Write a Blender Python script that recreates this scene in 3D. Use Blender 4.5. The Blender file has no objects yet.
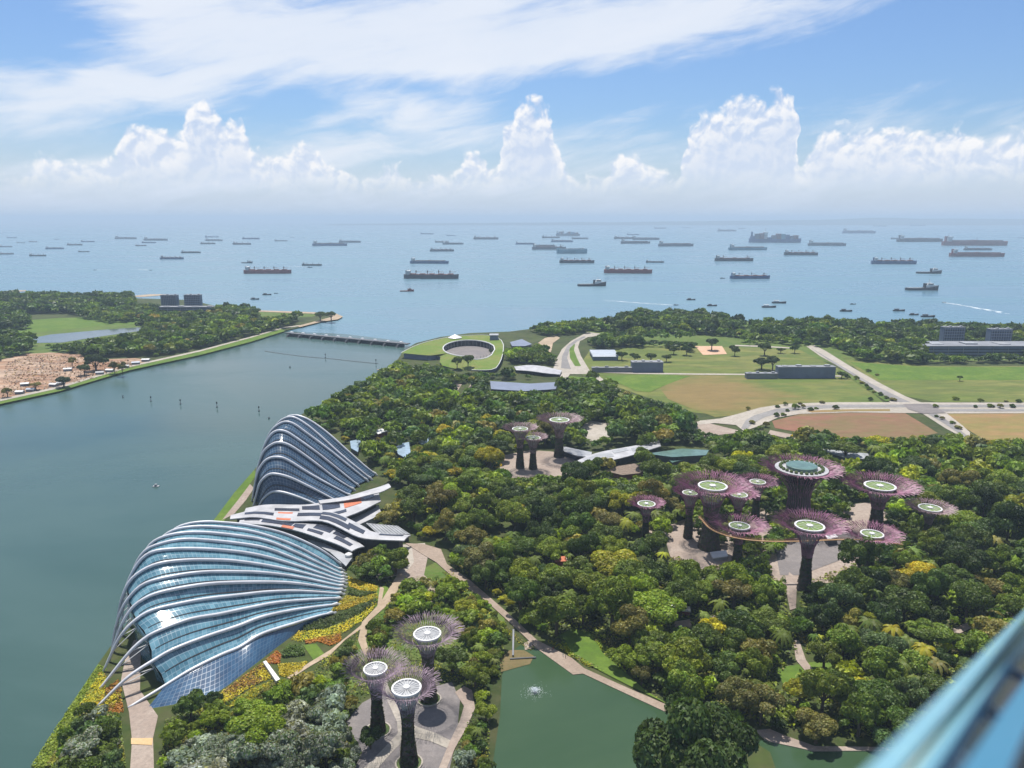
import bpy, bmesh, math, random
import numpy as np
from mathutils import Vector, noise as mnoise
from math import radians as R_, pi, sin, cos
random.seed(7)
rng = np.random.default_rng(11)
S = bpy.context.scene
COL = S.collection

# ------------------------------------------------------------------ camera, sky, sun, exposure
H = 200.0            # the viewing deck, metres above the water
FPX = 760.0          # focal length in pixels of a 1024 px wide frame
PITCH = math.atan(165.0 / FPX)
cam_d = bpy.data.cameras.new("camera"); cam = bpy.data.objects.new("camera", cam_d); COL.objects.link(cam)
cam.location = (0, 0, H); cam.rotation_euler = (pi / 2 - PITCH, 0, 0)
cam_d.sensor_width = 36.0; cam_d.lens = FPX / 1024 * 36.0
cam_d.clip_start = 0.05; cam_d.clip_end = 200000
cam_d.dof.use_dof = True; cam_d.dof.focus_distance = 600.0; cam_d.dof.aperture_fstop = 1.0
S.camera = cam
SUN_EL, SUN_AZ = R_(68), R_(-12)     # azimuth measured from the view direction, negative = left
S.view_settings.view_transform = 'Standard'; S.view_settings.look = 'None'
S.view_settings.gamma = 1.0; S.view_settings.use_curve_mapping = False
S.view_settings.exposure = 0.48
S.cycles.use_denoising = True
S.cycles.max_bounces = 6; S.cycles.volume_bounces = 0; S.cycles.transparent_max_bounces = 12
S.cycles.caustics_reflective = False; S.cycles.caustics_refractive = False
sun_d = bpy.data.lights.new("sun", 'SUN'); sun_d.energy = 5.0; sun_d.angle = R_(0.53); sun_d.color = (1.0, 0.955, 0.88)
sun = bpy.data.objects.new("sun", sun_d); COL.objects.link(sun)
sdir = Vector((cos(SUN_EL) * sin(SUN_AZ), cos(SUN_EL) * cos(SUN_AZ), sin(SUN_EL)))
sun.rotation_euler = sdir.to_track_quat('Z', 'Y').to_euler(); sun.location = (0, 0, 900)

def gdir(u, v):
    x = (u - 512) / FPX; y = (384 - v) / FPX
    return Vector((x, cos(PITCH) + y * sin(PITCH), -sin(PITCH) + y * cos(PITCH)))

# ---- node helper
class NT:
    def __init__(s, tree): s.t = tree; s.n = tree.nodes; s.l = tree.links
    def new(s, typ, **kw):
        nd = s.n.new(typ)
        for k, v in kw.items(): setattr(nd, k, v)
        return nd
    def link(s, a, b): s.l.new(a, b)
    def put(s, sock, val):
        if hasattr(val, 'is_output'): s.l.new(val, sock)
        else: sock.default_value = val
    def m(s, op, a, b=0.0, c=None, clamp=False):
        nd = s.new('ShaderNodeMath', operation=op, use_clamp=clamp)
        s.put(nd.inputs[0], a); s.put(nd.inputs[1], b)
        if c is not None: s.put(nd.inputs[2], c)
        return nd.outputs[0]
    def ss(s, x, lo, hi):           # smoothstep
        nd = s.new('ShaderNodeMapRange', interpolation_type='SMOOTHSTEP')
        s.put(nd.inputs['Value'], x); s.put(nd.inputs['From Min'], lo); s.put(nd.inputs['From Max'], hi)
        return nd.outputs['Result']
    def mix(s, f, a, b):
        nd = s.new('ShaderNodeMix', data_type='RGBA')
        s.put(nd.inputs[0], f); s.put(nd.inputs[6], a if hasattr(a, 'is_output') else (*a, 1)[:4]); s.put(nd.inputs[7], b if hasattr(b, 'is_output') else (*b, 1)[:4])
        return nd.outputs[2]
    def noise(s, vec, scale, detail=4, rough=0.55, dist=0.0):
        nd = s.new('ShaderNodeTexNoise')
        if vec is not None: s.put(nd.inputs['Vector'], vec)
        nd.inputs['Scale'].default_value = scale; nd.inputs['Detail'].default_value = detail
        nd.inputs['Roughness'].default_value = rough; nd.inputs['Distortion'].default_value = dist
        return nd.outputs[0]
    def xyz(s, x, y, z):
        nd = s.new('ShaderNodeCombineXYZ')
        for i, k in enumerate((x, y, z)): s.put(nd.inputs[i], k)
        return nd.outputs[0]

# ---- sky: Nishita with a cirrus veil and a bank of cumulus low over the sea
W = bpy.data.worlds.new("World"); S.world = W; W.use_nodes = True
w = NT(W.node_tree); w.n.clear()
sky = w.new('ShaderNodeTexSky', sky_type='NISHITA'); sky.sun_disc = False
sky.sun_elevation = SUN_EL; sky.sun_rotation = SUN_AZ; sky.altitude = 0; sky.air_density = 1.0; sky.dust_density = 1.2; sky.ozone_density = 2.5
tc = w.new('ShaderNodeTexCoord'); sep = w.new('ShaderNodeSeparateXYZ'); w.link(tc.outputs['Generated'], sep.inputs[0])
dx, dy, dz = sep.outputs
az = w.m('ARCTAN2', dx, dy); el = w.m('ARCSINE', dz)
def ang(u, v):
    d = gdir(u, v).normalized()
    return math.atan2(d.x, d.y), math.asin(d.z)
def blob(u, v, ru, rv, field='gauss', a_=None, e_=None):
    a0, e0 = ang(u, v)
    p = w.m('MULTIPLY', w.m('SUBTRACT', az if a_ is None else a_, a0), FPX / ru); q = w.m('MULTIPLY', w.m('SUBTRACT', el if e_ is None else e_, e0), FPX / rv)
    d2 = w.m('ADD', w.m('MULTIPLY', p, p), w.m('MULTIPLY', q, q))
    if field == 'gauss': return w.m('EXPONENT', w.m('MULTIPLY', d2, -1.0))
    return w.m('SUBTRACT', 1.0, w.m('SQRT', d2))
pv = w.xyz(az, w.m('MULTIPLY', el, 1.0), 0.0)
# cirrus: noise drawn out along a rising diagonal
s_al = w.m('ADD', w.m('MULTIPLY', az, 0.97), w.m('MULTIPLY', el, 0.26))
s_ac = w.m('SUBTRACT', w.m('MULTIPLY', el, 0.97), w.m('MULTIPLY', az, 0.17))
n0 = w.noise(w.xyz(w.m('MULTIPLY', s_al, 2.0), w.m('MULTIPLY', s_ac, 5.0), 3.7), 1.6, 3)
cv = w.xyz(w.m('ADD', w.m('MULTIPLY', s_al, 2.4), w.m('MULTIPLY', n0, 0.8)), w.m('ADD', w.m('MULTIPLY', s_ac, 13.0), w.m('MULTIPLY', n0, 1.6)), 1.3)
n1 = w.noise(cv, 1.5, 8, 0.6)
n2 = w.noise(w.xyz(w.m('MULTIPLY', s_al, 6.0), w.m('MULTIPLY', s_ac, 30.0), 8.1), 2.0, 6, 0.6, 0.4)
cov = w.m('ADD', w.m('MULTIPLY', w.m('SUBTRACT', n1, 0.5), 2.1), w.m('MULTIPLY', w.m('SUBTRACT', n2, 0.5), 0.9))
for (u, v, ru, rv, k) in [(300, 20, 300, 45, .50), (60, 105, 150, 34, .55), (230, 60, 140, 45, .45), (560, 35, 190, 45, .55), (760, 15, 170, 28, .40),
        (430, 130, 200, 28, .38), (960, 95, 170, 30, .28), (600, 175, 700, 26, .18), (150, 165, 260, 30, .2), (880, 160, 200, 30, .15),
        (15, 20, 70, 40, -.62), (285, 103, 60, 22, -.62), (165, 122, 60, 14, -.62), (420, 86, 60, 14, -.42), (660, 92, 190, 20, -.50), (900, 55, 170, 34, -.62), (1010, 15, 90, 28, -.55), (560, 105, 60, 25, -.3), (440, 160, 70, 10, -.3), (75, 150, 90, 12, -.25), (860, 108, 80, 10, -.15)]:
    cov = w.m('ADD', cov, w.m('MULTIPLY', blob(u, v, ru, rv), k))
cir = w.ss(cov, -0.10, 0.78)
# cumulus: a skyline of tops over azimuth, roughened by billows
SKYL = [(-60, 172), (0, 168), (20, 164), (30, 158), (60, 152), (98, 156), (116, 146), (124, 120), (140, 116), (152, 122), (165, 126), (176, 128), (184, 112), (191, 100), (204, 97), (214, 108), (226, 114), (236, 112), (246, 132), (258, 150), (284, 152), (300, 142), (318, 146), (340, 160), (360, 170), (372, 171), (384, 159), (396, 158), (408, 172), (420, 174), (434, 166), (452, 175), (464, 152), (474, 149), (488, 160), (499, 150), (504, 124), (516, 107), (531, 97), (545, 99), (554, 118), (561, 152), (572, 166), (588, 172), (602, 170), (612, 156), (626, 147), (642, 155), (656, 164), (668, 172), (680, 171), (684, 150), (688, 124), (702, 114), (722, 103), (742, 96), (762, 99), (774, 87), (786, 83), (796, 90), (801, 112), (804, 160), (812, 140), (820, 130), (832, 120), (850, 125), (870, 117), (886, 128), (900, 118), (914, 126), (932, 128), (960, 121), (986, 131), (1024, 128), (1080, 124)]
wob = w.new('ShaderNodeTexNoise'); w.link(pv, wob.inputs['Vector']); wob.inputs['Scale'].default_value = 24; wob.inputs['Detail'].default_value = 2
wsep = w.new('ShaderNodeSeparateColor'); w.link(wob.outputs['Color'], wsep.inputs[0])
az2 = w.m('ADD', az, w.m('MULTIPLY', w.m('SUBTRACT', wsep.outputs[0], 0.5), 0.030)); el2 = w.m('ADD', el, w.m('MULTIPLY', w.m('SUBTRACT', wsep.outputs[1], 0.5), 0.018))
fc = w.new('ShaderNodeFloatCurve'); cu = fc.mapping.curves[0]; AZR = 0.72
pts = [((ang(u, v)[0] + AZR) / (2 * AZR), ang(u, v)[1] / 0.2) for u, v in SKYL]
cu.points[0].location = (0, pts[0][1]); cu.points[1].location = (1, pts[-1][1])
for q in pts: cu.points.new(*q)
fc.mapping.update(); w.put(fc.inputs['Value'], w.m('MULTIPLY', w.m('ADD', az2, AZR), 1 / (2 * AZR)))
top = w.m('MULTIPLY', fc.outputs[0], 0.2)
def billow(da, de):
    a_ = w.m('ADD', az2, da) if da else az2; e_ = w.m('ADD', el2, de) if de else el2
    vo = w.new('ShaderNodeTexVoronoi', feature='SMOOTH_F1'); w.put(vo.inputs['Vector'], w.xyz(a_, e_, 0.4)); vo.inputs['Scale'].default_value = 36; vo.inputs['Smoothness'].default_value = 0.5; vo.inputs['Detail'].default_value = 2.5; vo.inputs['Roughness'].default_value = 0.6
    fb = w.noise(w.xyz(a_, e_, 0.0), 60, 6, 0.62)
    return w.m('ADD', w.m('MULTIPLY', w.m('SUBTRACT', 0.45, vo.outputs['Distance']), 0.020), w.m('MULTIPLY', w.m('SUBTRACT', fb, 0.5), 0.034))
b0 = billow(0, 0); b1 = billow(-0.004, 0.0075)
f0 = w.m('ADD', w.m('SUBTRACT', w.m('ADD', top, 0.010), el2), b0)
cum = w.ss(f0, 0.0, 0.016)
lit = w.ss(w.m('SUBTRACT', b0, b1), -0.009, 0.009)
lit = w.m('MULTIPLY', lit, w.m('SUBTRACT', 1.0, w.m('MULTIPLY', w.ss(f0, 0.012, 0.07), 0.68)))
low = w.ss(el, ang(512, 203)[1], ang(512, 166)[1])         # bases dissolve in the haze
cum = w.m('MULTIPLY', cum, w.m('ADD', 0.0, w.m('MULTIPLY', low, 0.97)))
hgt = w.ss(el, 0.035, 0.13)
cumcol = w.mix(lit, w.mix(hgt, (0.66, 0.74, 0.88), (0.55, 0.66, 0.86)), (0.99, 0.975, 0.97))
K = 10.5                                                   # cloud radiance over the sky texture's scale
def sc(c, k=0.775): 
    nd = w.new('ShaderNodeVectorMath', operation='SCALE'); w.put(nd.inputs[0], c); nd.inputs[3].default_value = K * k; return nd.outputs[0]
def skyc():
    nd = w.new('ShaderNodeVectorMath', operation='MULTIPLY'); w.link(sky.outputs[0], nd.inputs[0]); nd.inputs[1].default_value = (0.66, 0.82, 1.02); return nd.outputs[0]
circol = sc(w.mix(n1, (0.70, 0.78, 0.90), (0.93, 0.94, 0.97)))
c = w.mix(w.m('MULTIPLY', cir, 0.86), skyc(), circol)
hz = w.m('SUBTRACT', 1.0, w.ss(el, -0.01, 0.125))
hazecol = sc(w.mix(w.ss(el, 0.0, 0.06), (0.66, 0.74, 0.89), (0.73, 0.80, 0.92)))
c = w.mix(w.m('MULTIPLY', hz, 0.80), c, hazecol)
c = w.mix(cum, c, sc(cumcol))
bg = w.new('ShaderNodeBackground'); w.put(bg.inputs[0], c); bg.inputs[1].default_value = 0.092
# high overhead and behind: the same sky under a thin even veil
veil = w.new('ShaderNodeVectorMath', operation='SCALE'); veil.inputs[0].default_value = (0.80, 0.85, 0.93); veil.inputs[3].default_value = K * 0.65
skc2 = w.mix(w.m('MULTIPLY', w.m('SUBTRACT', 1.0, w.ss(el, -0.01, 0.16)), 0.8), w.mix(0.38, skyc(), veil.outputs[0]), sc((0.60, 0.70, 0.85)))
bg2 = w.new('ShaderNodeBackground'); w.put(bg2.inputs[0], skc2); bg2.inputs[1].default_value = 0.08
zone_f = w.m('MULTIPLY', w.m('MULTIPLY', w.ss(el, -0.06, -0.02), w.m('SUBTRACT', 1.0, w.ss(el, 0.34, 0.44))), w.m('SUBTRACT', 1.0, w.ss(w.m('ABSOLUTE', az), 0.70, 0.85)))
mxs = w.new('ShaderNodeMixShader'); w.put(mxs.inputs[0], zone_f); w.link(bg2.outputs[0], mxs.inputs[1]); w.link(bg.outputs[0], mxs.inputs[2])
wo = w.new('ShaderNodeOutputWorld'); w.link(mxs.outputs[0], wo.inputs[0])
W.cycles.sampling_method = 'MANUAL'; W.cycles.sample_map_resolution = 256

# ------------------------------------------------------------------ geometry helpers
LAND = 2.0
def g(u, v, z=LAND):
    """The point at height z seen at u, v of the survey photograph."""
    d = gdir(u, v); t = (z - H) / d.z
    return Vector((d.x * t, d.y * t, z))
def proj(x, y, z):
    """numpy: world -> survey pixel"""
    zc = y * cos(PITCH) - (z - H) * sin(PITCH); yc = y * sin(PITCH) + (z - H) * cos(PITCH)
    return 512 + FPX * x / zc, 384 - FPX * yc / zc
def zat(p, v):
    """height at which the vertical line through ground point p meets image row v"""
    y = p[1]; k = (384 - v) / FPX
    return H + y * (k * cos(PITCH) - sin(PITCH)) / (cos(PITCH) + k * sin(PITCH))
def mpp(p): return (cos(PITCH) * p[1] + sin(PITCH) * (H - p[2])) / FPX      # metres per pixel at p
def onplane(u, v, A, B):
    """point seen at u, v on the vertical plane through ground points A, B"""
    n = Vector((-(B.y - A.y), B.x - A.x, 0)); d = gdir(u, v); o = Vector((0, 0, H))
    return o + d * ((A - o).dot(n) / d.dot(n))
def inpoly(u, v, poly):
    u = np.asarray(u, float); v = np.asarray(v, float); ins = np.zeros(u.shape, bool); n = len(poly)
    for i in range(n):
        x0, y0 = poly[i]; x1, y1 = poly[(i + 1) % n]
        if y0 == y1: continue
        c_ = ((y0 > v) != (y1 > v)) & (u < (x1 - x0) * (v - y0) / (y1 - y0) + x0)
        ins ^= c_
    return ins
def tag(o, label=None, cat=None, group=None, kind=None):
    if label: o['label'] = label
    if cat: o['category'] = cat
    if group: o['group'] = group
    if kind: o['kind'] = kind
    return o
def empty(name, loc, label=None, cat=None, group=None, rz=0.0, sc_=1.0):
    o = bpy.data.objects.new(name, None); COL.objects.link(o); o.location = loc; o.rotation_euler = (0, 0, rz); o.scale = (sc_,) * 3
    o.empty_display_size = 1.0
    return tag(o, label, cat, group)
def obj(name, me, parent=None, loc=None):
    o = bpy.data.objects.new(name, me); COL.objects.link(o)
    if parent is not None: o.parent = parent
    if loc is not None: o.location = loc
    return o
class MB:
    """collects faces; build() links them as one mesh object"""
    def __init__(s): s.v = []; s.f = []; s.uv = []
    def quad(s, *p, uv=None):
        i = len(s.v); s.v += [tuple(q) for q in p]; s.f.append(tuple(range(i, i + len(p)))); s.uv.append(uv)
    def box(s, x0, x1, y0, y1, z0, z1, M=None):
        c = [Vector((x, y, z)) for z in (z0, z1) for y in (y0, y1) for x in (x0, x1)]
        if M is not None: c = [M @ q for q in c]
        i = len(s.v); s.v += [tuple(q) for q in c]
        for f in ((0, 2, 3, 1), (4, 5, 7, 6), (0, 1, 5, 4), (2, 6, 7, 3), (0, 4, 6, 2), (1, 3, 7, 5)): s.f.append(tuple(i + k for k in f)); s.uv.append(None)
    def hexa(s, b, t):                                # quad footprint b (ccw), top t
        i = len(s.v); s.v += [tuple(q) for q in b] + [tuple(q) for q in t]; n = len(b)
        s.f.append(tuple(i + k for k in reversed(range(n)))); s.f.append(tuple(i + n + k for k in range(n)))
        for k in range(n): s.f.append((i + k, i + (k + 1) % n, i + n + (k + 1) % n, i + n + k))
        s.uv += [None] * (n + 2)
    def tube(s, pts, r, n=6, cap=True):
        pts = [Vector(p) for p in pts]; m_ = len(pts); rs = r if hasattr(r, '__len__') else [r] * m_
        i0 = len(s.v); prev = None
        for k, p in enumerate(pts):
            t = (pts[min(k + 1, m_ - 1)] - pts[max(k - 1, 0)]).normalized()
            a = Vector((0, 0, 1)) if abs(t.z) < 0.95 else Vector((1, 0, 0))
            e1 = t.cross(a).normalized()
            if prev is not None and e1.dot(prev) < 0: e1 = -e1
            prev = e1; e2 = t.cross(e1)
            for j in range(n):
                q = 2 * pi * j / n; s.v.append(tuple(p + (e1 * cos(q) + e2 * sin(q)) * rs[k]))
        for k in range(m_ - 1):
            for j in range(n):
                a = i0 + k * n + j; b = i0 + k * n + (j + 1) % n; s.f.append((a, b, b + n, a + n)); s.uv.append(None)
        if cap:
            s.f.append(tuple(i0 + j for j in reversed(range(n)))); s.f.append(tuple(i0 + (m_ - 1) * n + j for j in range(n))); s.uv += [None, None]
    def lathe(s, prof, n=24, c=(0, 0, 0), jit=None):
        i0 = len(s.v)
        for k, (r, z) in enumerate(prof):
            for j in range(n):
                q = 2 * pi * j / n; rr = r * (1 + (jit(k, j) if jit else 0)); s.v.append((c[0] + rr * cos(q), c[1] + rr * sin(q), c[2] + z))
        for k in range(len(prof) - 1):
            for j in range(n):
                a = i0 + k * n + j; b = i0 + k * n + (j + 1) % n; s.f.append((a, b, b + n, a + n)); s.uv.append(None)
        s.f.append(tuple(i0 + (len(prof) - 1) * n + j for j in range(n))); s.uv.append(None)
    def prism(s, poly, z0, z1):
        i = len(s.v); n = len(poly); s.v += [(p[0], p[1], z0) for p in poly] + [(p[0], p[1], z1) for p in poly]
        s.f.append(tuple(i + n + k for k in range(n))); s.uv.append(None)
        for k in range(n): s.f.append((i + k, i + (k + 1) % n, i + n + (k + 1) % n, i + n + k)); s.uv.append(None)
    def build(s, name, mat, parent=None, smooth=False, loc=None, tri=False, weld=False):
        me = bpy.data.meshes.new(name)
        off = Vector(loc) if loc is not None else None
        me.from_pydata([tuple(Vector(p) - off) for p in s.v] if off is not None else s.v, [], s.f)
        if any(u is not None for u in s.uv):
            l = me.uv_layers.new(name="uv"); k = 0
            for fi, f in enumerate(s.f):
                for j in range(len(f)):
                    if s.uv[fi] is not None: l.data[k].uv = s.uv[fi][j]
                    k += 1
        if tri or smooth:
            bm = bmesh.new(); bm.from_mesh(me)
            if weld: bmesh.ops.remove_doubles(bm, verts=bm.verts, dist=0.002)
            if tri: bmesh.ops.triangulate(bm, faces=[f for f in bm.faces if len(f.verts) > 4], ngon_method='EAR_CLIP')
            bmesh.ops.recalc_face_normals(bm, faces=bm.faces)
            bm.to_mesh(me); bm.free()
        if smooth: me.polygons.foreach_set('use_smooth', [True] * len(me.polygons))
        me.materials.append(mat); me.update()
        o = obj(name, me, parent)
        if off is not None and parent is None: o.location = off
        return o
def spline(pts, n):
    """Catmull-Rom through pts, n samples evenly spaced by chord"""
    P = [Vector(p) for p in pts]; P = [P[0] * 2 - P[1]] + P + [P[-1] * 2 - P[-2]]
    out = []
    for i in range(1, len(P) - 2):
        for k in range(12):
            t = k / 12; a, b, c_, d = P[i - 1], P[i], P[i + 1], P[i + 2]
            out.append(0.5 * ((2 * b) + (c_ - a) * t + (2 * a - 5 * b + 4 * c_ - d) * t * t + (3 * b - a - 3 * c_ + d) * t ** 3))
    out.append(P[-2]); L = [0.0]
    for i in range(1, len(out)): L.append(L[-1] + (out[i] - out[i - 1]).length)
    res = []; j = 0
    for k in range(n):
        s_ = L[-1] * k / (n - 1)
        while j < len(L) - 2 and L[j + 1] < s_: j += 1
        d = L[j + 1] - L[j]; res.append(out[j].lerp(out[j + 1], (s_ - L[j]) / d if d > 1e-9 else 0))
    return res

# ------------------------------------------------------------------ materials
def mat(name, col=(0.5, 0.5, 0.5), rough=0.7, metal=0.0, var=0.0, scale=0.2, col2=None, bump=0.0, bscale=1.0, coat=0.0, spec=0.5):
    m = bpy.data.materials.new(name); m.use_nodes = True; t = NT(m.node_tree); b = t.n['Principled BSDF']
    b.inputs['Roughness'].default_value = rough; b.inputs['Metallic'].default_value = metal; b.inputs['Specular IOR Level'].default_value = spec
    b.inputs['Coat Weight'].default_value = coat
    geo = t.new('ShaderNodeNewGeometry')
    if col2 is not None or var:
        c2 = col2 if col2 is not None else tuple(x * (1 - var) for x in col)
        n_ = t.noise(geo.outputs['Position'], scale, 6, 0.6); f = t.ss(n_, 0.36, 0.64)
        t.put(b.inputs['Base Color'], t.mix(f, col, c2))
    else: b.inputs['Base Color'].default_value = (*col, 1)
    if bump:
        bp = t.new('ShaderNodeBump'); bp.inputs['Strength'].default_value = bump; bp.inputs['Distance'].default_value = 1.0
        t.link(t.noise(geo.outputs['Position'], bscale, 4), bp.inputs['Height']); t.link(bp.outputs[0], b.inputs['Normal'])
    return m
def ground_mat(name, cols, s1=0.012, s2=0.15, stretch=None, dry=None):
    """cols: three colours mixed by two scales of noise"""
    m = bpy.data.materials.new(name); m.use_nodes = True; t = NT(m.node_tree); b = t.n['Principled BSDF']; b.inputs['Roughness'].default_value = 0.95; b.inputs['Specular IOR Level'].default_value = 0.15
    geo = t.new('ShaderNodeNewGeometry'); v = geo.outputs['Position']
    if stretch:
        mp = t.new('ShaderNodeMapping'); mp.inputs['Scale'].default_value = stretch; t.link(v, mp.inputs[0]); v = mp.outputs[0]
    a = t.ss(t.noise(v, s1, 5, 0.6, 0.6), 0.38, 0.62); c = t.ss(t.noise(v, s2, 5, 0.65), 0.35, 0.68); d = t.noise(v, s2 * 2.2, 6, 0.75)
    col = t.mix(t.m('MULTIPLY', c, 0.6), t.mix(a, cols[0], cols[1]), cols[2])
    if dry:                                   # a parched patch: centre x, y, radii, colour
        sp_ = t.new('ShaderNodeSeparateXYZ'); t.link(geo.outputs['Position'], sp_.inputs[0])
        ex = t.m('MULTIPLY', t.m('SUBTRACT', sp_.outputs[0], dry[0]), 1 / dry[2]); ey = t.m('MULTIPLY', t.m('SUBTRACT', sp_.outputs[1], dry[1]), 1 / dry[3])
        rr_ = t.m('ADD', t.m('SQRT', t.m('ADD', t.m('MULTIPLY', ex, ex), t.m('MULTIPLY', ey, ey))), t.m('MULTIPLY', t.m('SUBTRACT', t.noise(v, s1 * 1.5, 6, 0.7), 0.5), 1.6))
        col = t.mix(t.m('MULTIPLY', t.m('SUBTRACT', 1.0, t.ss(rr_, 0.3, 1.3)), 0.8), col, dry[4])
    hs = t.new('ShaderNodeHueSaturation'); t.put(hs.inputs['Value'], t.m('ADD', 0.62, t.m('MULTIPLY', d, 0.76))); t.put(hs.inputs['Color'], col)
    t.link(hs.outputs[0], b.inputs['Base Color'])
    return m
def water_mat(name, col, rough, bump, bs, col2=None, stretch=(1, 1, 1)):
    m = bpy.data.materials.new(name); m.use_nodes = True; t = NT(m.node_tree); b = t.n['Principled BSDF']
    b.inputs['IOR'].default_value = 1.33
    geo = t.new('ShaderNodeNewGeometry'); pos = geo.outputs['Position']
    mp = t.new('ShaderNodeMapping'); mp.inputs['Scale'].default_value = stretch; t.link(pos, mp.inputs[0])
    big = t.noise(mp.outputs[0], 0.0035, 6, 0.62, 1.2)
    t.put(b.inputs['Base Color'], t.mix(t.ss(big, 0.35, 0.65), col, col2 or col))
    t.put(b.inputs['Roughness'], t.m('ADD', rough, t.m('MULTIPLY', t.ss(big, 0.35, 0.65), 0.16)))
    h = t.m('ADD', t.noise(mp.outputs[0], bs, 4, 0.6), t.m('MULTIPLY', t.noise(mp.outputs[0], bs * 5, 3, 0.6), 0.3))
    bp = t.new('ShaderNodeBump'); bp.inputs['Strength'].default_value = bump; bp.inputs['Distance'].default_value = 1.0
    t.link(h, bp.inputs['Height']); t.link(bp.outputs[0], b.inputs['Normal'])
    return m
M = {}
M['sea'] = water_mat('sea_water', (0.085, 0.165, 0.22), 0.22, 0.25, 0.06, (0.11, 0.20, 0.25), (0.35, 1, 1))
M['bay'] = water_mat('bay_water', (0.030, 0.066, 0.058), 0.11, 0.10, 0.12, (0.046, 0.088, 0.080), (0.4, 1, 1))
M['lake'] = water_mat('lake_water', (0.028, 0.058, 0.028), 0.06, 0.05, 0.5, (0.040, 0.074, 0.036))
M['land'] = ground_mat('undergrowth', ((0.028, 0.045, 0.012), (0.05, 0.07, 0.018), (0.075, 0.07, 0.035)), 0.02, 0.12)
M['lawn'] = ground_mat('lawn', ((0.075, 0.135, 0.018), (0.11, 0.165, 0.026), (0.06, 0.10, 0.02)), 0.03, 0.2)
M['verge'] = ground_mat('verge', ((0.06, 0.11, 0.02), (0.09, 0.14, 0.028), (0.11, 0.11, 0.04)), 0.02, 0.2)
_c = g(712, 394); M['field'] = ground_mat('field_grass', ((0.095, 0.135, 0.026), (0.155, 0.155, 0.045), (0.06, 0.095, 0.026)), 0.02, 0.06, (0.45, 1, 1), (_c.x, _c.y, 95, 120, (0.19, 0.125, 0.055)))
M['green_field'] = ground_mat('green_field', ((0.10, 0.132, 0.028), (0.165, 0.165, 0.048), (0.065, 0.085, 0.026)), 0.018, 0.06, (0.4, 1, 1))
M['brown_field'] = ground_mat('brown_field', ((0.205, 0.10, 0.068), (0.17, 0.105, 0.06), (0.125, 0.115, 0.045)), 0.018, 0.07, (0.5, 1, 1))
M['tan_field'] = ground_mat('tan_field', ((0.21, 0.15, 0.06), (0.24, 0.145, 0.07), (0.15, 0.15, 0.045)), 0.012, 0.06, (0.5, 1, 1))
M['soil'] = ground_mat('bare_soil', ((0.29, 0.165, 0.10), (0.42, 0.31, 0.23), (0.10, 0.06, 0.04)), 0.03, 0.07, (0.5, 1, 1))
M['sand'] = ground_mat('sand', ((0.32, 0.25, 0.18), (0.38, 0.30, 0.22), (0.25, 0.195, 0.135)), 0.02, 0.2)
M['asphalt'] = ground_mat('asphalt', ((0.19, 0.18, 0.18), (0.24, 0.23, 0.225), (0.16, 0.155, 0.15)), 0.02, 0.25)
M['concrete'] = ground_mat('pale_concrete', ((0.31, 0.28, 0.24), (0.37, 0.335, 0.295), (0.25, 0.225, 0.19)), 0.03, 0.3)
M['plaza'] = ground_mat('plaza_paving', ((0.165, 0.15, 0.148), (0.20, 0.18, 0.175), (0.13, 0.12, 0.118)), 0.06, 0.6)
M['pink_paving'] = ground_mat('pink_paving', ((0.27, 0.215, 0.18), (0.32, 0.265, 0.225), (0.21, 0.17, 0.145)), 0.05, 0.5)
M['timber_deck'] = ground_mat('timber_deck', ((0.255, 0.20, 0.16), (0.30, 0.24, 0.195), (0.20, 0.155, 0.12)), 0.05, 0.6)
M['white'] = mat('white_paint', (0.62, 0.62, 0.62), 0.45, var=0.15, scale=0.15)
M['rib_white'] = mat('white_rib', (0.58, 0.59, 0.63), 0.35, var=0.2, scale=0.1)
M['offwhite'] = mat('roof_membrane', (0.37, 0.37, 0.39), 0.55, var=0.25, scale=0.12)
M['grey'] = mat('grey_metal', (0.30, 0.31, 0.33), 0.5, var=0.25, scale=0.15)
M['dgrey'] = mat('dark_grey', (0.07, 0.075, 0.085), 0.6, var=0.3, scale=0.2)
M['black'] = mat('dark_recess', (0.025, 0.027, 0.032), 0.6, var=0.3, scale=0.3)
M['orange'] = mat('orange_panel', (0.48, 0.13, 0.055), 0.6, var=0.25, scale=0.4)
M['solar'] = mat('solar_panel', (0.035, 0.04, 0.06), 0.25, var=0.3, scale=0.6)
M['wallblue'] = mat('blue_grey_cladding', (0.13, 0.16, 0.235), 0.7, var=0.15, scale=0.08)
M['roofblue'] = mat('pale_blue_roof', (0.30, 0.345, 0.42), 0.5, var=0.15, scale=0.1)
M['podium'] = mat('podium_render', (0.19, 0.20, 0.225), 0.7, var=0.25, scale=0.05)
M['redbrown'] = mat('red_brown', (0.22, 0.06, 0.045), 0.6, var=0.3, scale=0.3)
M['thatch'] = mat('thatch', (0.20, 0.15, 0.115), 0.95, var=0.4, scale=0.5)
M['paleblue'] = mat('pale_glass_roof', (0.28, 0.37, 0.46), 0.25, var=0.2, scale=0.2)
M['greenglass'] = mat('green_glass_roof', (0.10, 0.175, 0.15), 0.25, var=0.25, scale=0.2)
M['stone'] = mat('shore_stone', (0.28, 0.25, 0.21), 0.9, var=0.4, scale=0.4)
M['foam'] = mat('foam', (0.75, 0.8, 0.84), 0.9, var=0.15, scale=0.1)
M['bark'] = mat('bark', (0.10, 0.075, 0.05), 0.95, var=0.4, scale=1.5)
M['hull_red'] = mat('hull_red', (0.23, 0.055, 0.05), 0.6, var=0.3, scale=0.03)
M['hull_blue'] = mat('hull_blue', (0.045, 0.10, 0.23), 0.6, var=0.3, scale=0.03)
M['hull_black'] = mat('hull_black', (0.03, 0.033, 0.042), 0.6, var=0.3, scale=0.03)
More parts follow.
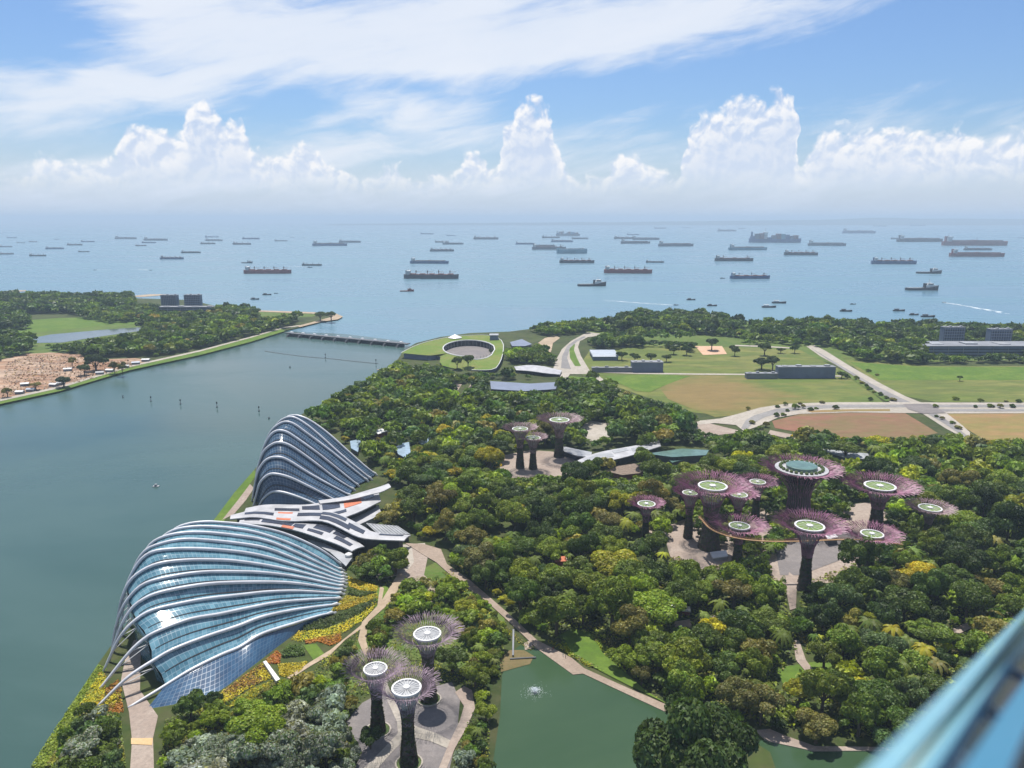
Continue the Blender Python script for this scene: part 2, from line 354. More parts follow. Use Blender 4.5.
M['hull_teal'] = mat('hull_teal', (0.11, 0.27, 0.34), 0.6, var=0.25, scale=0.03)
M['hull_grey'] = mat('hull_grey', (0.11, 0.125, 0.15), 0.6, var=0.3, scale=0.03)
M['deck_red'] = mat('deck_red', (0.19, 0.085, 0.07), 0.8, var=0.3, scale=0.05)
M['deck_grey'] = mat('deck_grey', (0.16, 0.17, 0.18), 0.8, var=0.3, scale=0.05)
M['ship_white'] = mat('ship_white', (0.62, 0.63, 0.63), 0.6, var=0.2, scale=0.1)
M['ship_crane'] = mat('ship_crane', (0.22, 0.17, 0.15), 0.6, var=0.3, scale=0.1)
M['hills'] = mat('far_hills', (0.03, 0.055, 0.03), 0.95, var=0.3, scale=0.0006)
# leaves: the colour rides on the leaf, each plant a little lighter or darker than its neighbour
def leaf_material(name, transl):
    m = bpy.data.materials.new(name); m.use_nodes = True; t = NT(m.node_tree); t.n.clear()
    at = t.new('ShaderNodeAttribute', attribute_name='leafcol'); oi = t.new('ShaderNodeObjectInfo')
    hs = t.new('ShaderNodeHueSaturation'); t.link(at.outputs['Color'], hs.inputs['Color'])
    t.put(hs.inputs['Value'], t.m('ADD', 0.78, t.m('MULTIPLY', oi.outputs['Random'], 0.44)))
    t.put(hs.inputs['Hue'], t.m('ADD', 0.488, t.m('MULTIPLY', t.m('FRACT', t.m('MULTIPLY', oi.outputs['Random'], 7.31)), 0.024)))
    pb = t.new('ShaderNodeBsdfPrincipled'); t.link(hs.outputs[0], pb.inputs['Base Color']); pb.inputs['Roughness'].default_value = 0.55; pb.inputs['Specular IOR Level'].default_value = 0.3
    tr = t.new('ShaderNodeBsdfTranslucent'); br = t.new('ShaderNodeMix', data_type='RGBA', blend_type='MULTIPLY'); br.inputs[0].default_value = 1
    t.link(hs.outputs[0], br.inputs[6]); br.inputs[7].default_value = (1.5, 1.4, 0.5, 1); t.link(br.outputs[2], tr.inputs[0])
    mx = t.new('ShaderNodeMixShader'); mx.inputs[0].default_value = transl; t.link(pb.outputs[0], mx.inputs[1]); t.link(tr.outputs[0], mx.inputs[2])
    out = t.new('ShaderNodeOutputMaterial'); t.link(mx.outputs[0], out.inputs[0])
    return m
M['leaf'] = leaf_material('leaves', 0.30)
def glass_mat(name, deep, pale, nx, ny, lw=0.32):
    """facade glazing: panes by the surface's own metres (uv), each pane a little different, white mullions between"""
    m = bpy.data.materials.new(name); m.use_nodes = True; t = NT(m.node_tree); b = t.n['Principled BSDF']
    uv = t.new('ShaderNodeUVMap'); uv.uv_map = 'uv'; sp = t.new('ShaderNodeSeparateXYZ'); t.link(uv.outputs[0], sp.inputs[0])
    pu = t.m('MULTIPLY', sp.outputs[0], 1 / nx); pw = t.m('MULTIPLY', sp.outputs[1], ny)
    wn = t.new('ShaderNodeTexWhiteNoise', noise_dimensions='2D'); t.put(wn.inputs['Vector'], t.xyz(t.m('FLOOR', pu), t.m('FLOOR', pw), 0))
    fu = t.m('ABSOLUTE', t.m('SUBTRACT', t.m('FRACT', pu), 0.5)); fw = t.m('ABSOLUTE', t.m('SUBTRACT', t.m('FRACT', pw), 0.5))
    line = t.m('MAXIMUM', t.ss(fu, 0.43, 0.47), t.ss(fw, 0.43, 0.47))
    big = t.noise(t.xyz(t.m('MULTIPLY', sp.outputs[0], 0.05), sp.outputs[1], 0), 1.4, 4)
    f = t.m('ADD', t.m('MULTIPLY', wn.outputs[0], 0.5), t.m('MULTIPLY', t.ss(big, 0.3, 0.7), 0.6))
    t.put(b.inputs['Base Color'], t.mix(t.m('MULTIPLY', line, lw), t.mix(f, deep, pale), (0.42, 0.50, 0.56)))
    t.put(b.inputs['Roughness'], t.m('ADD', 0.10, t.m('MULTIPLY', line, 0.08)))
    b.inputs['IOR'].default_value = 1.7
    geo = t.new('ShaderNodeNewGeometry')
    return m
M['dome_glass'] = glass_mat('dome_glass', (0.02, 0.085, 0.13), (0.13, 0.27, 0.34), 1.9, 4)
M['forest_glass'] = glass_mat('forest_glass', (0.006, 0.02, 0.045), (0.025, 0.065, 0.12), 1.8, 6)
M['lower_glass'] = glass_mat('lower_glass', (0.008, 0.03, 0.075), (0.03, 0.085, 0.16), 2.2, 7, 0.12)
M['court_glass'] = mat('courtyard_glass', (0.02, 0.028, 0.04), 0.15, var=0.3, scale=0.1)

# ------------------------------------------------------------------ water, land, roads
SHN = [0]
def sheet(name, poly, m, z, smooth_n=0, kind='structure', label=None):
    SHN[0] += 1; z += SHN[0] * .0015; b = MB(); pts = [g(u, v, z) for u, v in poly]
    b.quad(*pts); o = b.build(name, M[m] if isinstance(m, str) else m, tri=True)
    bm = bmesh.new(); bm.from_mesh(o.data)
    for f in bm.faces:
        if f.normal.z < 0: f.normal_flip()
    bm.to_mesh(o.data); bm.free()
    return tag(o, label=label, kind=kind)
def mass(name, poly, m, z0, z1):
    b = MB(); b.prism([g(u, v, z1) for u, v in poly], z0, z1); o = b.build(name, M[m], tri=True); return tag(o, kind='structure')
b = MB(); b.quad((-42000, -600, 0), (42000, -600, 0), (42000, 42000, 0), (-42000, 42000, 0)); tag(b.build('sea', M['sea']), kind='structure')
BAY = [(-900, 800), (-900, 440), (-200, 425), (0, 400), (130, 369), (200, 354), (250, 341), (281, 331), (345, 334), (402, 341), (420, 352), (395, 375), (340, 405), (260, 480), (220, 530), (110, 665), (60, 760), (60, 800)]
sheet('bay', BAY, 'bay', 0.12)
MAIN = [(18, 800), (43, 752), (72, 703), (98, 664), (135, 612), (180, 560), (213, 521), (234, 493), (254, 470), (280, 438), (302, 414), (330, 400), (366, 385), (384, 371), (398, 359), (404, 350), (416, 343), (440, 337), (470, 333), (510, 331.5), (545, 327), (585, 322), (620, 318), (670, 317), (720, 319.5), (800, 323.5), (900, 327.5), (1024, 330), (1300, 333), (2600, 420), (2600, 800)]
mass('headland', MAIN, 'land', -0.8, LAND)
EAST = [(-900, 440), (-200, 425), (0, 404), (60, 391), (130, 370), (200, 355), (250, 342), (283, 331), (300, 327), (322, 321.5), (338, 319), (342, 316.5), (335, 313.5), (300, 312), (256, 310.5), (236, 309), (216, 306), (190, 300), (160, 299), (130, 298), (75, 298), (40, 299), (0, 301), (-250, 303), (-900, 330)]
mass('east_bank', EAST, 'land', -0.8, LAND)
sheet('sandbar', [(2, 291.5), (12, 290.2), (26, 290.2), (27, 291), (8, 292.2)], 'sand', 0.5)
sheet('sandbar', [(128, 296.3), (150, 294.2), (166, 294.2), (166, 295), (140, 297)], 'sand', 0.5)
# hills across the strait
b = MB(); us = np.linspace(330, 1500, 180); D0 = 25000.0
for k in range(len(us) - 1):
    qs = []
    for u in (us[k], us[k + 1]):
        t = np.interp(u, [330, 420, 512, 640, 768, 850, 895, 930, 1024, 1150, 1500], [224.2, 223.4, 222.9, 222.0, 220.6, 219.4, 217.6, 218.6, 218.9, 218.0, 221]) + 0.5 * (mnoise.noise((u * 0.02, 0, 3)) + 0.5 * mnoise.noise((u * 0.09, 2, 3)))
        x = (u - 512) / FPX * D0 * 1.02
        z = max(6.0, H + (219 - t) / FPX * D0); qs.append((x, z))
    (x0, z0), (x1, z1) = qs
    b.hexa([(x0, D0, -0.5), (x1, D0, -0.5), (x1, D0 + 3500, -0.5), (x0, D0 + 3500, -0.5)], [(x0, D0 + 1500, z0), (x1, D0 + 1500, z1), (x1, D0 + 2200, z1), (x0, D0 + 2200, z0)])
tag(b.build('hills', M['hills']), kind='structure')
# the east bank: bare earth, golf greens, pond
L1 = LAND + 0.05; L2 = LAND + 0.20; L3 = LAND + 0.35; L4 = LAND + 0.50
sheet('grass', [(-200, 340), (0, 333), (30, 330), (110, 322), (160, 322), (150, 327), (140, 334), (80, 350), (0, 360), (-200, 380)], 'verge', L1)
sheet('grass', [(0, 322), (60, 318), (135, 316), (165, 323), (110, 325), (70, 329), (28, 333), (0, 335)], 'lawn', L2)
sheet('grass', [(240, 311), (300, 312.5), (320, 314), (312, 317), (270, 318), (240, 315)], 'verge', L1)
sheet('pond', [(27, 339), (50, 334.5), (100, 330), (142, 327), (139, 331), (100, 336.5), (62, 342.5), (30, 343)], water_mat('pond_water', (0.06, 0.08, 0.09), 0.05, 0.03, 0.3), L3)
sheet('bare_earth', [(-120, 375), (0, 360), (25, 354), (50, 352.5), (80, 354), (88, 360), (135, 358), (150, 360), (140, 366), (110, 375), (60, 388), (0, 399), (-120, 415)], 'soil', L2)
sheet('grass', [(-300, 433), (0, 401), (60, 388), (130, 367), (200, 351.5), (250, 338), (281, 329), (285, 331), (250, 342), (200, 355), (130, 370), (60, 391), (0, 404), (-300, 436)], 'lawn', L3)
sheet('path', [(0, 399), (60, 386), (130, 365.4), (200, 350), (250, 336.8), (281, 327.5), (300, 325), (301, 325.8), (282, 328.6), (250, 338), (200, 351.5), (130, 367), (60, 388), (0, 401.2)], 'concrete', L4)
sheet('sand', [(240, 309.6), (300, 311.6), (335, 313), (343, 316.5), (338, 319.3), (322, 321.5), (300, 327), (297, 326), (320, 320), (333, 316.5), (325, 314), (290, 312.8), (240, 310.8)], 'sand', L4)
# the fields and roads of the headland
sheet('grass', [(585, 322), (720, 321), (1024, 333), (1300, 338), (1300, 352), (930, 362), (850, 366), (760, 350), (640, 345), (590, 336)], 'verge', L1)
sheet('grass', [(575, 372), (590, 350), (650, 345), (760, 348), (800, 350), (862, 380), (880, 403), (830, 408), (775, 405), (720, 415), (690, 412), (640, 395)], 'green_field', L1)
sheet('field', [(640, 374.5), (840, 377), (862, 383), (884, 403), (830, 402.5), (775, 405), (738, 415), (715, 417), (690, 408), (668, 399), (660, 388)], 'field', L2)
sheet('field', [(604, 376), (660, 374), (690, 376), (668, 384), (650, 392), (636, 391)], 'lawn', L3)
sheet('ball_field', [(695, 346), (722, 346), (727, 354), (703, 355)], ground_mat('infield', ((0.46, 0.30, 0.20), (0.5, 0.34, 0.24), (0.4, 0.26, 0.17)), 0.05, 0.3), L3)
sheet('field', [(840, 356), (930, 366), (1100, 366), (1300, 370), (1300, 402), (935, 402), (905, 396), (880, 385), (858, 370)], 'green_field', L2)
sheet('field', [(850, 362), (930, 367), (1100, 367), (1300, 370), (1300, 380), (880, 380)], 'lawn', L3)
sheet('field', [(772, 421), (800, 414), (850, 412.5), (905, 413), (925, 425), (938, 433), (900, 441), (860, 440), (810, 434), (775, 428)], 'brown_field', L2)
sheet('field', [(940, 413.5), (1024, 413), (1300, 413), (1300, 455), (1024, 446), (985, 440), (965, 428)], 'tan_field', L2)
sheet('road', [(806, 346), (814, 345), (826, 351), (850, 366), (880, 383), (905, 396), (925, 404), (945, 412), (962, 425), (974, 436), (964, 438), (945, 428), (928, 417), (908, 405), (890, 402), (868, 385), (845, 370), (820, 356)], 'concrete', L3)
sheet('road', [(811, 348), (818, 352), (845, 368), (872, 384), (903, 399), (925, 408), (941, 416), (958, 428), (969, 437.5), (966, 438), (945, 424), (928, 414), (905, 404), (890, 399), (862, 381), (836, 365)], 'asphalt', L4)
sheet('verge', [(838, 369.5), (843, 370), (872, 389), (893, 400), (886, 401.5), (868, 390)], 'verge', L4 + .15)
sheet('road', [(694, 425), (700, 420.5), (720, 418.5), (738, 413.8), (760, 407.5), (785, 403.8), (830, 402.2), (905, 402.2), (945, 402.5), (1024, 402.5), (1300, 402.5), (1300, 413.5), (1024, 413.2), (940, 413.4), (905, 413), (850, 412.3), (800, 413.8), (778, 417.5), (768, 422), (756, 427), (744, 431), (736, 425), (715, 423)], 'concrete', L4)
sheet('road', [(741, 428), (746, 420), (755, 415), (775, 409), (800, 406), (840, 404.5), (905, 404.5), (1300, 404.5), (1300, 407), (905, 407.2), (840, 407.6), (805, 409.2), (782, 412.5), (765, 417), (752, 424), (746, 430)], 'asphalt', L4 + .15)
sheet('road', [(930, 409), (1300, 409), (1300, 411.2), (930, 411.4)], 'asphalt', L4 + .15)
sheet('verge', [(806, 410.6), (845, 409.3), (890, 409), (890, 411), (848, 411.2), (812, 412.4)], 'tan_field', L4 + .15)
sheet('junction', [(903, 404), (930, 403.5), (946, 412.8), (922, 413.5), (908, 409)], 'plaza', L4 + .30)
sheet('path', [(600, 371.2), (640, 372.6), (700, 373.4), (760, 373.8), (842, 375.5), (842, 376.6), (760, 375), (700, 374.8), (640, 374), (600, 372.6)], 'concrete', L3)
sheet('path', [(735, 344.8), (760, 345.6), (790, 347.4), (790, 348.4), (760, 346.8), (735, 346)], 'concrete', L3)
sheet('path', [(592, 372), (599, 376), (612, 386), (624, 392), (620, 393), (606, 386.5), (594, 377)], 'concrete', L4)
# the curving drive by the dam
sheet('road', [(552, 372), (556, 360), (562, 349), (571, 341), (582, 335), (588, 332), (600, 333.5), (602, 335.5), (588, 337), (580, 341), (578, 347), (581, 356), (587, 366), (592, 374), (583, 374), (570, 374), (566, 380)], 'concrete', L3)
sheet('verge', [(569, 346), (575, 344), (574, 350), (577, 358), (581, 366), (575, 366), (570, 358)], 'lawn', L4)
sheet('road', [(561, 368), (562, 356), (567, 346), (576, 339.5), (584, 336), (586, 337), (577, 341.5), (570, 348), (567, 358), (571, 369)], 'asphalt', L4)
sheet('path', [(532, 347), (545, 338), (556, 335), (560, 338), (553, 343), (551, 352), (540, 352)], 'sand', L3)
sheet('verge', [(556, 385), (570, 376), (592, 378), (606, 388), (624, 395), (618, 402), (585, 393)], 'lawn', L2)
# shore strip and gardens in front
sheet('grass', [(18, 800), (43, 752), (72, 703), (98, 664), (107, 668), (88, 705), (66, 748), (44, 800)], 'lawn', L1)
sheet('grass', [(213, 521), (234, 493), (254, 470), (257, 474), (240, 498), (222, 524)], 'lawn', L1)
sheet('path', [(222, 520), (238, 500), (250, 484), (254, 488), (246, 500), (234, 514)], 'pink_paving', L2)
sheet('path', [(121, 680), (125, 660), (134, 640), (141, 640), (140, 690), (158, 716), (153, 738), (155, 800), (128, 800), (132, 740), (129, 712)], 'pink_paving', L2)
sheet('path', [(131, 738), (153, 738), (152, 745), (131, 744)], ground_mat('ochre_band', ((0.5, 0.33, 0.16), (0.5, 0.36, 0.2), (0.42, 0.3, 0.18)), 0.1, 0.5), L3)
sheet('path', [(100, 758), (118, 752), (122, 760), (112, 775), (98, 790)], 'sand', L2)
sheet('lawn', [(300, 700), (345, 655), (378, 612), (395, 590), (410, 575), (440, 560), (470, 585), (505, 615), (503, 640), (498, 675), (470, 680), (440, 660), (390, 660), (350, 690), (310, 715)], 'verge', L1)
sheet('lawn', [(303, 645), (316, 643.5), (325, 654.5), (314, 661)], 'lawn', L2)
sheet('lawn', [(558, 636), (572, 628), (590, 632), (602, 652), (625, 672), (645, 690), (668, 704), (626, 684), (587, 664), (573, 655)], 'lawn', L3)
sheet('lawn', [(775, 668), (800, 664), (838, 658), (848, 672), (832, 692), (790, 697)], 'lawn', L1)
sheet('lawn', [(360, 655), (380, 642), (388, 648), (372, 668)], 'lawn', L2)
sheet('lawn', [(372, 590), (386, 585), (391, 592), (384, 608), (376, 612)], 'lawn', L2)
sheet('path', [(380, 586), (384, 588), (381, 606), (374, 616), (362, 628), (345, 640), (330, 655), (312, 665), (290, 679), (287, 677), (310, 662), (330, 650), (350, 634), (366, 621), (377, 608)], 'sand', L2)
sheet('path', [(412, 546), (424, 545), (428, 556), (424, 575), (434, 584), (436, 604), (432, 612), (430, 600), (426, 588), (414, 580), (404, 580), (398, 574), (408, 570), (414, 562)], 'pink_paving', L2)
sheet('path', [(399, 572), (406, 576), (392, 600), (384, 608), (368, 622), (366, 640), (370, 655), (364, 655), (358, 640), (362, 622), (380, 603)], 'sand', L3)
PROM = [(405, 543), (424, 544), (441, 549), (447, 564), (471, 581), (507, 612), (537, 640), (572, 658), (584, 668), (626, 687), (670, 706), (665, 711.5), (625, 693), (583, 673.5), (573, 674.5), (537, 648.5), (515, 627), (485, 600), (454, 578), (436, 562), (424, 555)]
mass('boardwalk', PROM, 'timber_deck', LAND - 1.5, LAND + 0.55)
LAKE = [(487, 800), (492, 768), (500, 716), (502, 676), (508, 655), (520, 645), (537, 649), (573, 675), (583, 674), (625, 693), (665, 711.5), (700, 728), (740, 736), (768, 741), (813, 751), (888, 751), (960, 752), (1000, 800)]
sheet('lake', LAKE, 'lake', L2)
sheet('lake_bank', [(622, 800), (636, 772), (668, 742), (700, 726), (742, 734), (770, 752), (778, 775), (770, 800)], 'land', L3 + 0.01)
mass('boardwalk', [(755, 730), (770, 729), (784, 735), (815, 746), (888, 747), (960, 746), (960, 750), (888, 750.5), (813, 750.8), (768, 741)], 'pink_paving', LAND - 1, LAND + 0.55)
sheet('shallows', [(499, 660), (510, 650), (524, 650), (534, 656), (530, 664), (515, 668), (501, 672)], ground_mat('lake_bed', ((0.13, 0.10, 0.045), (0.16, 0.12, 0.06), (0.09, 0.09, 0.04)), 0.1, 0.5), L3)
# paved courts
sheet('plaza', [(346, 722), (362, 703), (385, 690), (420, 690), (452, 682), (460, 700), (457, 735), (445, 790), (345, 790), (362, 752)], 'plaza', L2)
sheet('path', [(379, 680), (386, 680), (394, 700), (404, 720), (418, 727), (436, 733), (452, 741), (447, 748), (430, 741), (408, 736), (392, 752), (372, 775), (360, 772), (385, 747), (398, 733), (397, 722), (388, 702)], 'concrete', L3)
sheet('path', [(455, 692), (464, 686), (472, 690), (475, 708), (468, 725), (455, 748), (446, 770), (440, 790), (430, 790), (440, 765), (449, 743), (460, 720), (464, 706)], 'pink_paving', L3)
GROVE = [(662, 528), (690, 517), (725, 520), (760, 505), (800, 512), (845, 505), (872, 502), (890, 515), (908, 538), (890, 560), (850, 568), (830, 585), (815, 590), (790, 590), (770, 583), (720, 574), (690, 572), (670, 556)]
sheet('plaza', GROVE, 'pink_paving', L2)
sheet('plaza', [(775, 548), (850, 530), (868, 535), (870, 548), (840, 560), (800, 575), (780, 575)], 'plaza', L3)
sheet('plaza', [(500, 456), (530, 450), (560, 452), (578, 460), (570, 478), (520, 480), (500, 475)], 'pink_paving', L2)
sheet('plaza', [(579, 431), (587, 420), (612, 424), (618, 430), (604, 441), (590, 441)], 'concrete', L2)
sheet('plaza', [(395, 545), (425, 543), (427, 556), (400, 575), (378, 580), (368, 556), (380, 545)], 'concrete', L1)
for poly in ([(447, 393), (455, 384), (462, 384), (455, 395)], [(465, 392), (471, 384), (475, 385), (470, 395)], [(680, 425), (700, 421), (745, 432), (700, 437)], [(770, 430), (800, 436), (795, 440), (768, 434)],
             [(934, 638), (968, 622), (974, 627), (940, 642)], [(966, 592), (985, 600), (1008, 612), (1020, 612), (1020, 620), (990, 610), (966, 597)], [(918, 603), (928, 606), (926, 612), (918, 610)],
             [(789, 572), (797, 578), (796, 608), (790, 610), (786, 590)], [(793, 640), (799, 640), (806, 660), (815, 672), (808, 674), (796, 660)], [(668, 595), (684, 592), (690, 603), (676, 603)], [(672, 622), (690, 619), (692, 628), (676, 628)], [(700, 610), (716, 616), (712, 622), (698, 618)], [(553, 564), (565, 562), (568, 570), (556, 572)], [(524, 643), (531, 640), (533, 648), (525, 650)], [(552, 560), (566, 557), (572, 562), (556, 566)], [(640, 525), (652, 523), (652, 533), (642, 535)]):
    sheet('path', poly, 'pink_paving', L3)

# ------------------------------------------------------------------ the two glass conservatories
def shell(name, label, ribs, base, back, gl, rib_r, S_list=None, tl=None, nmull=3, inset=0.55, mname='white', jr=0.8):
    """ribs: front to back, each a list of survey points from the left foot to the right foot; each arch stands in its own vertical plane"""
    root_p = g(*ribs[0][-1]); root = empty(name, (root_p.x, root_p.y, LAND), label, 'conservatory')
    inv = Vector((root_p.x, root_p.y, LAND)); N = 56; curves = []
    for r in ribs:
        A, B = g(*r[0]), g(*r[-1])
        pts = [A] + [onplane(u, v, A, B) for u, v in r[1:-1]] + [B]
        for p in pts: p.z = max(p.z, LAND)
        curves.append(spline(pts, N))
    cen = sum((sum(c_, Vector()) / N for c_ in curves), Vector()) / len(curves); cen.z = LAND
    def ins(c_, d):
        out = []
        for p in c_:
            q = p - cen; h = Vector((q.x, q.y, q.z * 1.6)).normalized(); out.append(p - h * d)
        return out
    for i, c_ in enumerate(curves):
        b = MB(); rad = [rib_r * (0.75 + 0.5 * sin(pi * k / (N - 1))) for k in range(N)]
        b.tube(c_, rad, 8)
        b.build('rib', M['rib_white'], root, smooth=True, loc=inv)
    g0 = [Vector((p.x, p.y, LAND)) for p in spline([g(*q) for q in base], N)]
    surf = []                                         # rows of glass, front to back
    tlv = tl
    def cut(c_, a, z=1.0):                               # resample between fractions a..z
        return [c_[min(N - 1, int(f))].lerp(c_[min(N - 1, int(f) + 1)], f - int(f)) for f in np.linspace(a * (N - 1), z * (N - 1), N)]
    rows = [g0]
    for i, c_ in enumerate(curves): rows.append(cut(ins(c_, inset), tlv[i], 0.985))
    rows.append([Vector((p.x, p.y, LAND)) for p in spline([g(*q) for q in back], N)])
    b = MB(); mids = []
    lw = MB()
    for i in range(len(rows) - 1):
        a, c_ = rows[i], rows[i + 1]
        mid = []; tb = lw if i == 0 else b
        for k in range(N):
            p = a[k].lerp(c_[k], 0.42); q = p - cen; gap = (a[k] - c_[k]).length
            mid.append(p - Vector((q.x, q.y, q.z * 1.6)).normalized() * (min(1.3, gap * 0.16) if 0 < i < len(rows) - 2 else 0))
        la = [0.0]
        for k in range(1, N): la.append(la[-1] + (a[k] - a[k - 1]).length)
        mids.append(mid)
        for k in range(N - 1):
            tb.quad(a[k], a[k + 1], mid[k + 1], mid[k], uv=[(la[k], i), (la[k + 1], i), (la[k + 1], i + .5), (la[k], i + .5)])
            tb.quad(mid[k], mid[k + 1], c_[k + 1], c_[k], uv=[(la[k], i + .5), (la[k + 1], i + .5), (la[k + 1], i + 1), (la[k], i + 1)])
    # end wall dropping from the cut edge of the glass to the ground
    for i in range(len(rows) - 1):
        p, q = rows[i][0], rows[i + 1][0]; fl = lambda x: Vector((x.x, x.y, LAND)).lerp(Vector((cen.x, cen.y, LAND)), 0.03)
        for s_ in range(4):
            f0_, f1_ = s_ / 4, (s_ + 1) / 4
            a0, a1 = fl(p).lerp(p, f0_), fl(q).lerp(q, f0_); b0, b1 = fl(p).lerp(p, f1_), fl(q).lerp(q, f1_)
            b.quad(a0, a1, b1, b0, uv=[(i * 9, s_), (i * 9 + 9, s_), (i * 9 + 9, s_ + 1), (i * 9, s_ + 1)])
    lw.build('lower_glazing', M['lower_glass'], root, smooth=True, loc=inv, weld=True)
    b.build('glazing', gl, root, smooth=True, loc=inv, weld=True)
    for mid in mids[1:-1]:                              # the rib's shadow line on the glass, modelled as a dark tube along each fold
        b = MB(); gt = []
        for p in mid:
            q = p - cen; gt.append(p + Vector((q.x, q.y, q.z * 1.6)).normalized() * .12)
        b.tube(gt[1:-1], [.42 * (.5 + .5 * sin(pi * k / (N - 3))) for k in range(N - 2)], 4); b.build('shadow_line', M['black'], root, loc=inv)
    # right-hand foot ring and struts under each rib
    for i, c_ in enumerate(curves):
        b = MB(); p = c_[-1]; t = c_[-2]; d = (t - p).normalized()
        b.tube([p + Vector((0, 0, -1)), p + d * 2.5 + Vector((0, 0, 0.6)), p + d * 6], [jr, jr * .9, jr * .7], 6); b.build('rib_foot', M['white'], root, loc=inv)
    for i in range(0, len(curves)):
        b = MB(); c_ = curves[i]; rr = rows[i + 1]
        for f in np.linspace(0.02, tlv[i] * 0.95 + 0.01, 4)[1:]:
            k = min(N - 2, int(f * (N - 1))); p = c_[k]; q = rr[0].lerp(rr[1], 0.3); q = Vector((q.x, q.y, max(LAND, q.z - 4 * (1 - f))))
            if (p - q).length < 40 and p.z > LAND + 2: b.tube([p, q], 0.22, 4)
        if b.v: b.build('strut', M['white'], root, loc=inv)
    return root, curves
FD = [
 [(128, 708), (158, 690), (189, 671), (220, 655.5), (240, 647), (262, 634), (294, 623.5), (320, 615.5), (336, 612.5)],
 [(97, 707), (127, 678), (155, 659.5), (174, 649), (205, 637), (238, 626), (262, 617), (294, 610), (323, 606), (341, 604)],
 [(99, 690), (127, 655), (142.5, 640), (158, 631), (189, 619.5), (220, 614), (251, 607.5), (282, 602), (329, 598.5), (344, 599)],
 [(103, 672), (114, 648), (122, 634), (133, 622), (149, 611.5), (173, 605), (205, 599), (240, 595), (267, 592), (298, 591), (332, 593), (345, 594)],
 [(109, 662), (115, 642), (123, 622), (132, 608), (142, 600), (158, 593), (189, 586.5), (220, 583), (267, 582), (298, 583.5), (335, 589), (346, 590.5)],
 [(112, 650), (115, 630), (122, 609), (132, 594), (146, 583), (174, 576), (205, 572), (240, 571.7), (267, 573), (298, 577), (335.6, 585), (347, 587)],
 [(117, 640), (118, 618), (122, 598), (130, 581), (143, 570), (161, 563), (189, 560), (220, 560), (240, 561.6), (267, 565.5), (298, 571.7), (336.4, 581.6), (348, 583.4)],
 [(122, 630), (123, 600), (129, 580), (139, 562), (152, 552), (174, 549), (205, 549), (240, 552), (267, 557), (298, 566), (337, 578.8), (348, 580.2)],
 [(128, 620), (129, 594), (134, 569), (145, 551), (161, 543.6), (182, 539.5), (205, 540), (240, 543.6), (267, 548.5), (298, 560), (338, 575.6), (348, 577.2)],
 [(135, 612), (136, 588), (141, 562), (150, 545), (163, 537), (182, 533), (205, 532.5), (240, 536), (267, 541), (298, 553.3), (337, 571.7), (347, 574)],
 [(144, 603), (146, 578), (153, 551), (163, 537), (178, 529), (205, 526.5), (240, 529.5), (267, 535.5), (298, 547), (335.6, 567), (345, 571)],
 [(153, 595), (156, 568), (163, 545), (174, 530), (188, 524), (205, 522), (220, 522.5), (248, 525.3), (282.5, 533), (314, 546), (332.5, 557.5), (343, 567)],
]
FD_T = [0.15, 0.205, 0.21, 0.19, 0.185, 0.18, 0.18, 0.17, 0.16, 0.15, 0.14, 0.12]
flower_dome, fdc = shell('glass_conservatory', 'low wide silver-ribbed glass dome nearest the camera beside the yellow flower beds', FD,
    [(147, 709), (180, 703), (217, 692), (250, 668), (280, 645), (300, 631), (327, 616)], [(175, 590), (200, 572), (235, 560), (270, 560), (300, 563), (320, 565), (341, 568)], M['dome_glass'], 0.74, tl=FD_T)
CF = [
 [(258, 508), (260, 504), (263, 499), (271, 492.5), (279, 491.7), (291.6, 494.8), (312, 502.6), (325, 510)],
 [(253, 507), (256, 496), (260, 483), (268, 475), (276, 474), (290, 477.6), (310, 487), (333.8, 499.5), (342, 504)],
 [(252, 501), (254.5, 486), (257, 475), (260, 467.5), (266.6, 459.7), (276, 457), (287, 459.7), (310, 473.8), (333.8, 487), (353, 497)],
 [(254, 496), (255.5, 482), (257, 471), (263, 453), (271, 445), (279, 442.5), (290, 445.6), (310, 459), (333.8, 477), (356, 491)],
 [(257, 490), (257.5, 475), (262, 453), (268, 439), (275, 431.5), (284, 431), (294.7, 437), (318, 453.4), (341.6, 472), (360, 487)],
 [(261, 484), (261, 466), (264, 449), (268, 437), (274, 428), (283.8, 422), (293, 423.6), (305.6, 432.3), (333.8, 453.4), (369, 482)],
 [(266, 477), (266, 457), (270, 438), (277.5, 424), (285, 418.4), (293, 417.2), (304, 423), (318, 434), (341.6, 455), (373, 480.5)],
 [(272, 470), (273, 450), (279, 428), (287, 417.5), (293, 415.6), (299, 416), (310, 420.6), (327.5, 433), (349, 452), (365, 466), (378, 476)],
]
cloud_forest, cfc = shell('glass_conservatory', 'tall dark blue ribbed glass dome rising behind the white wavy roofs', CF,
    [(262, 510), (275, 511), (290, 511), (305, 511), (320, 511)], [(280, 468), (295, 466), (315, 465), (335, 467), (355, 471), (375, 476)], M['forest_glass'], 0.80, tl=[0.06, 0.05, 0.05, 0.05, 0.05, 0.05, 0.05, 0.05], inset=0.6)

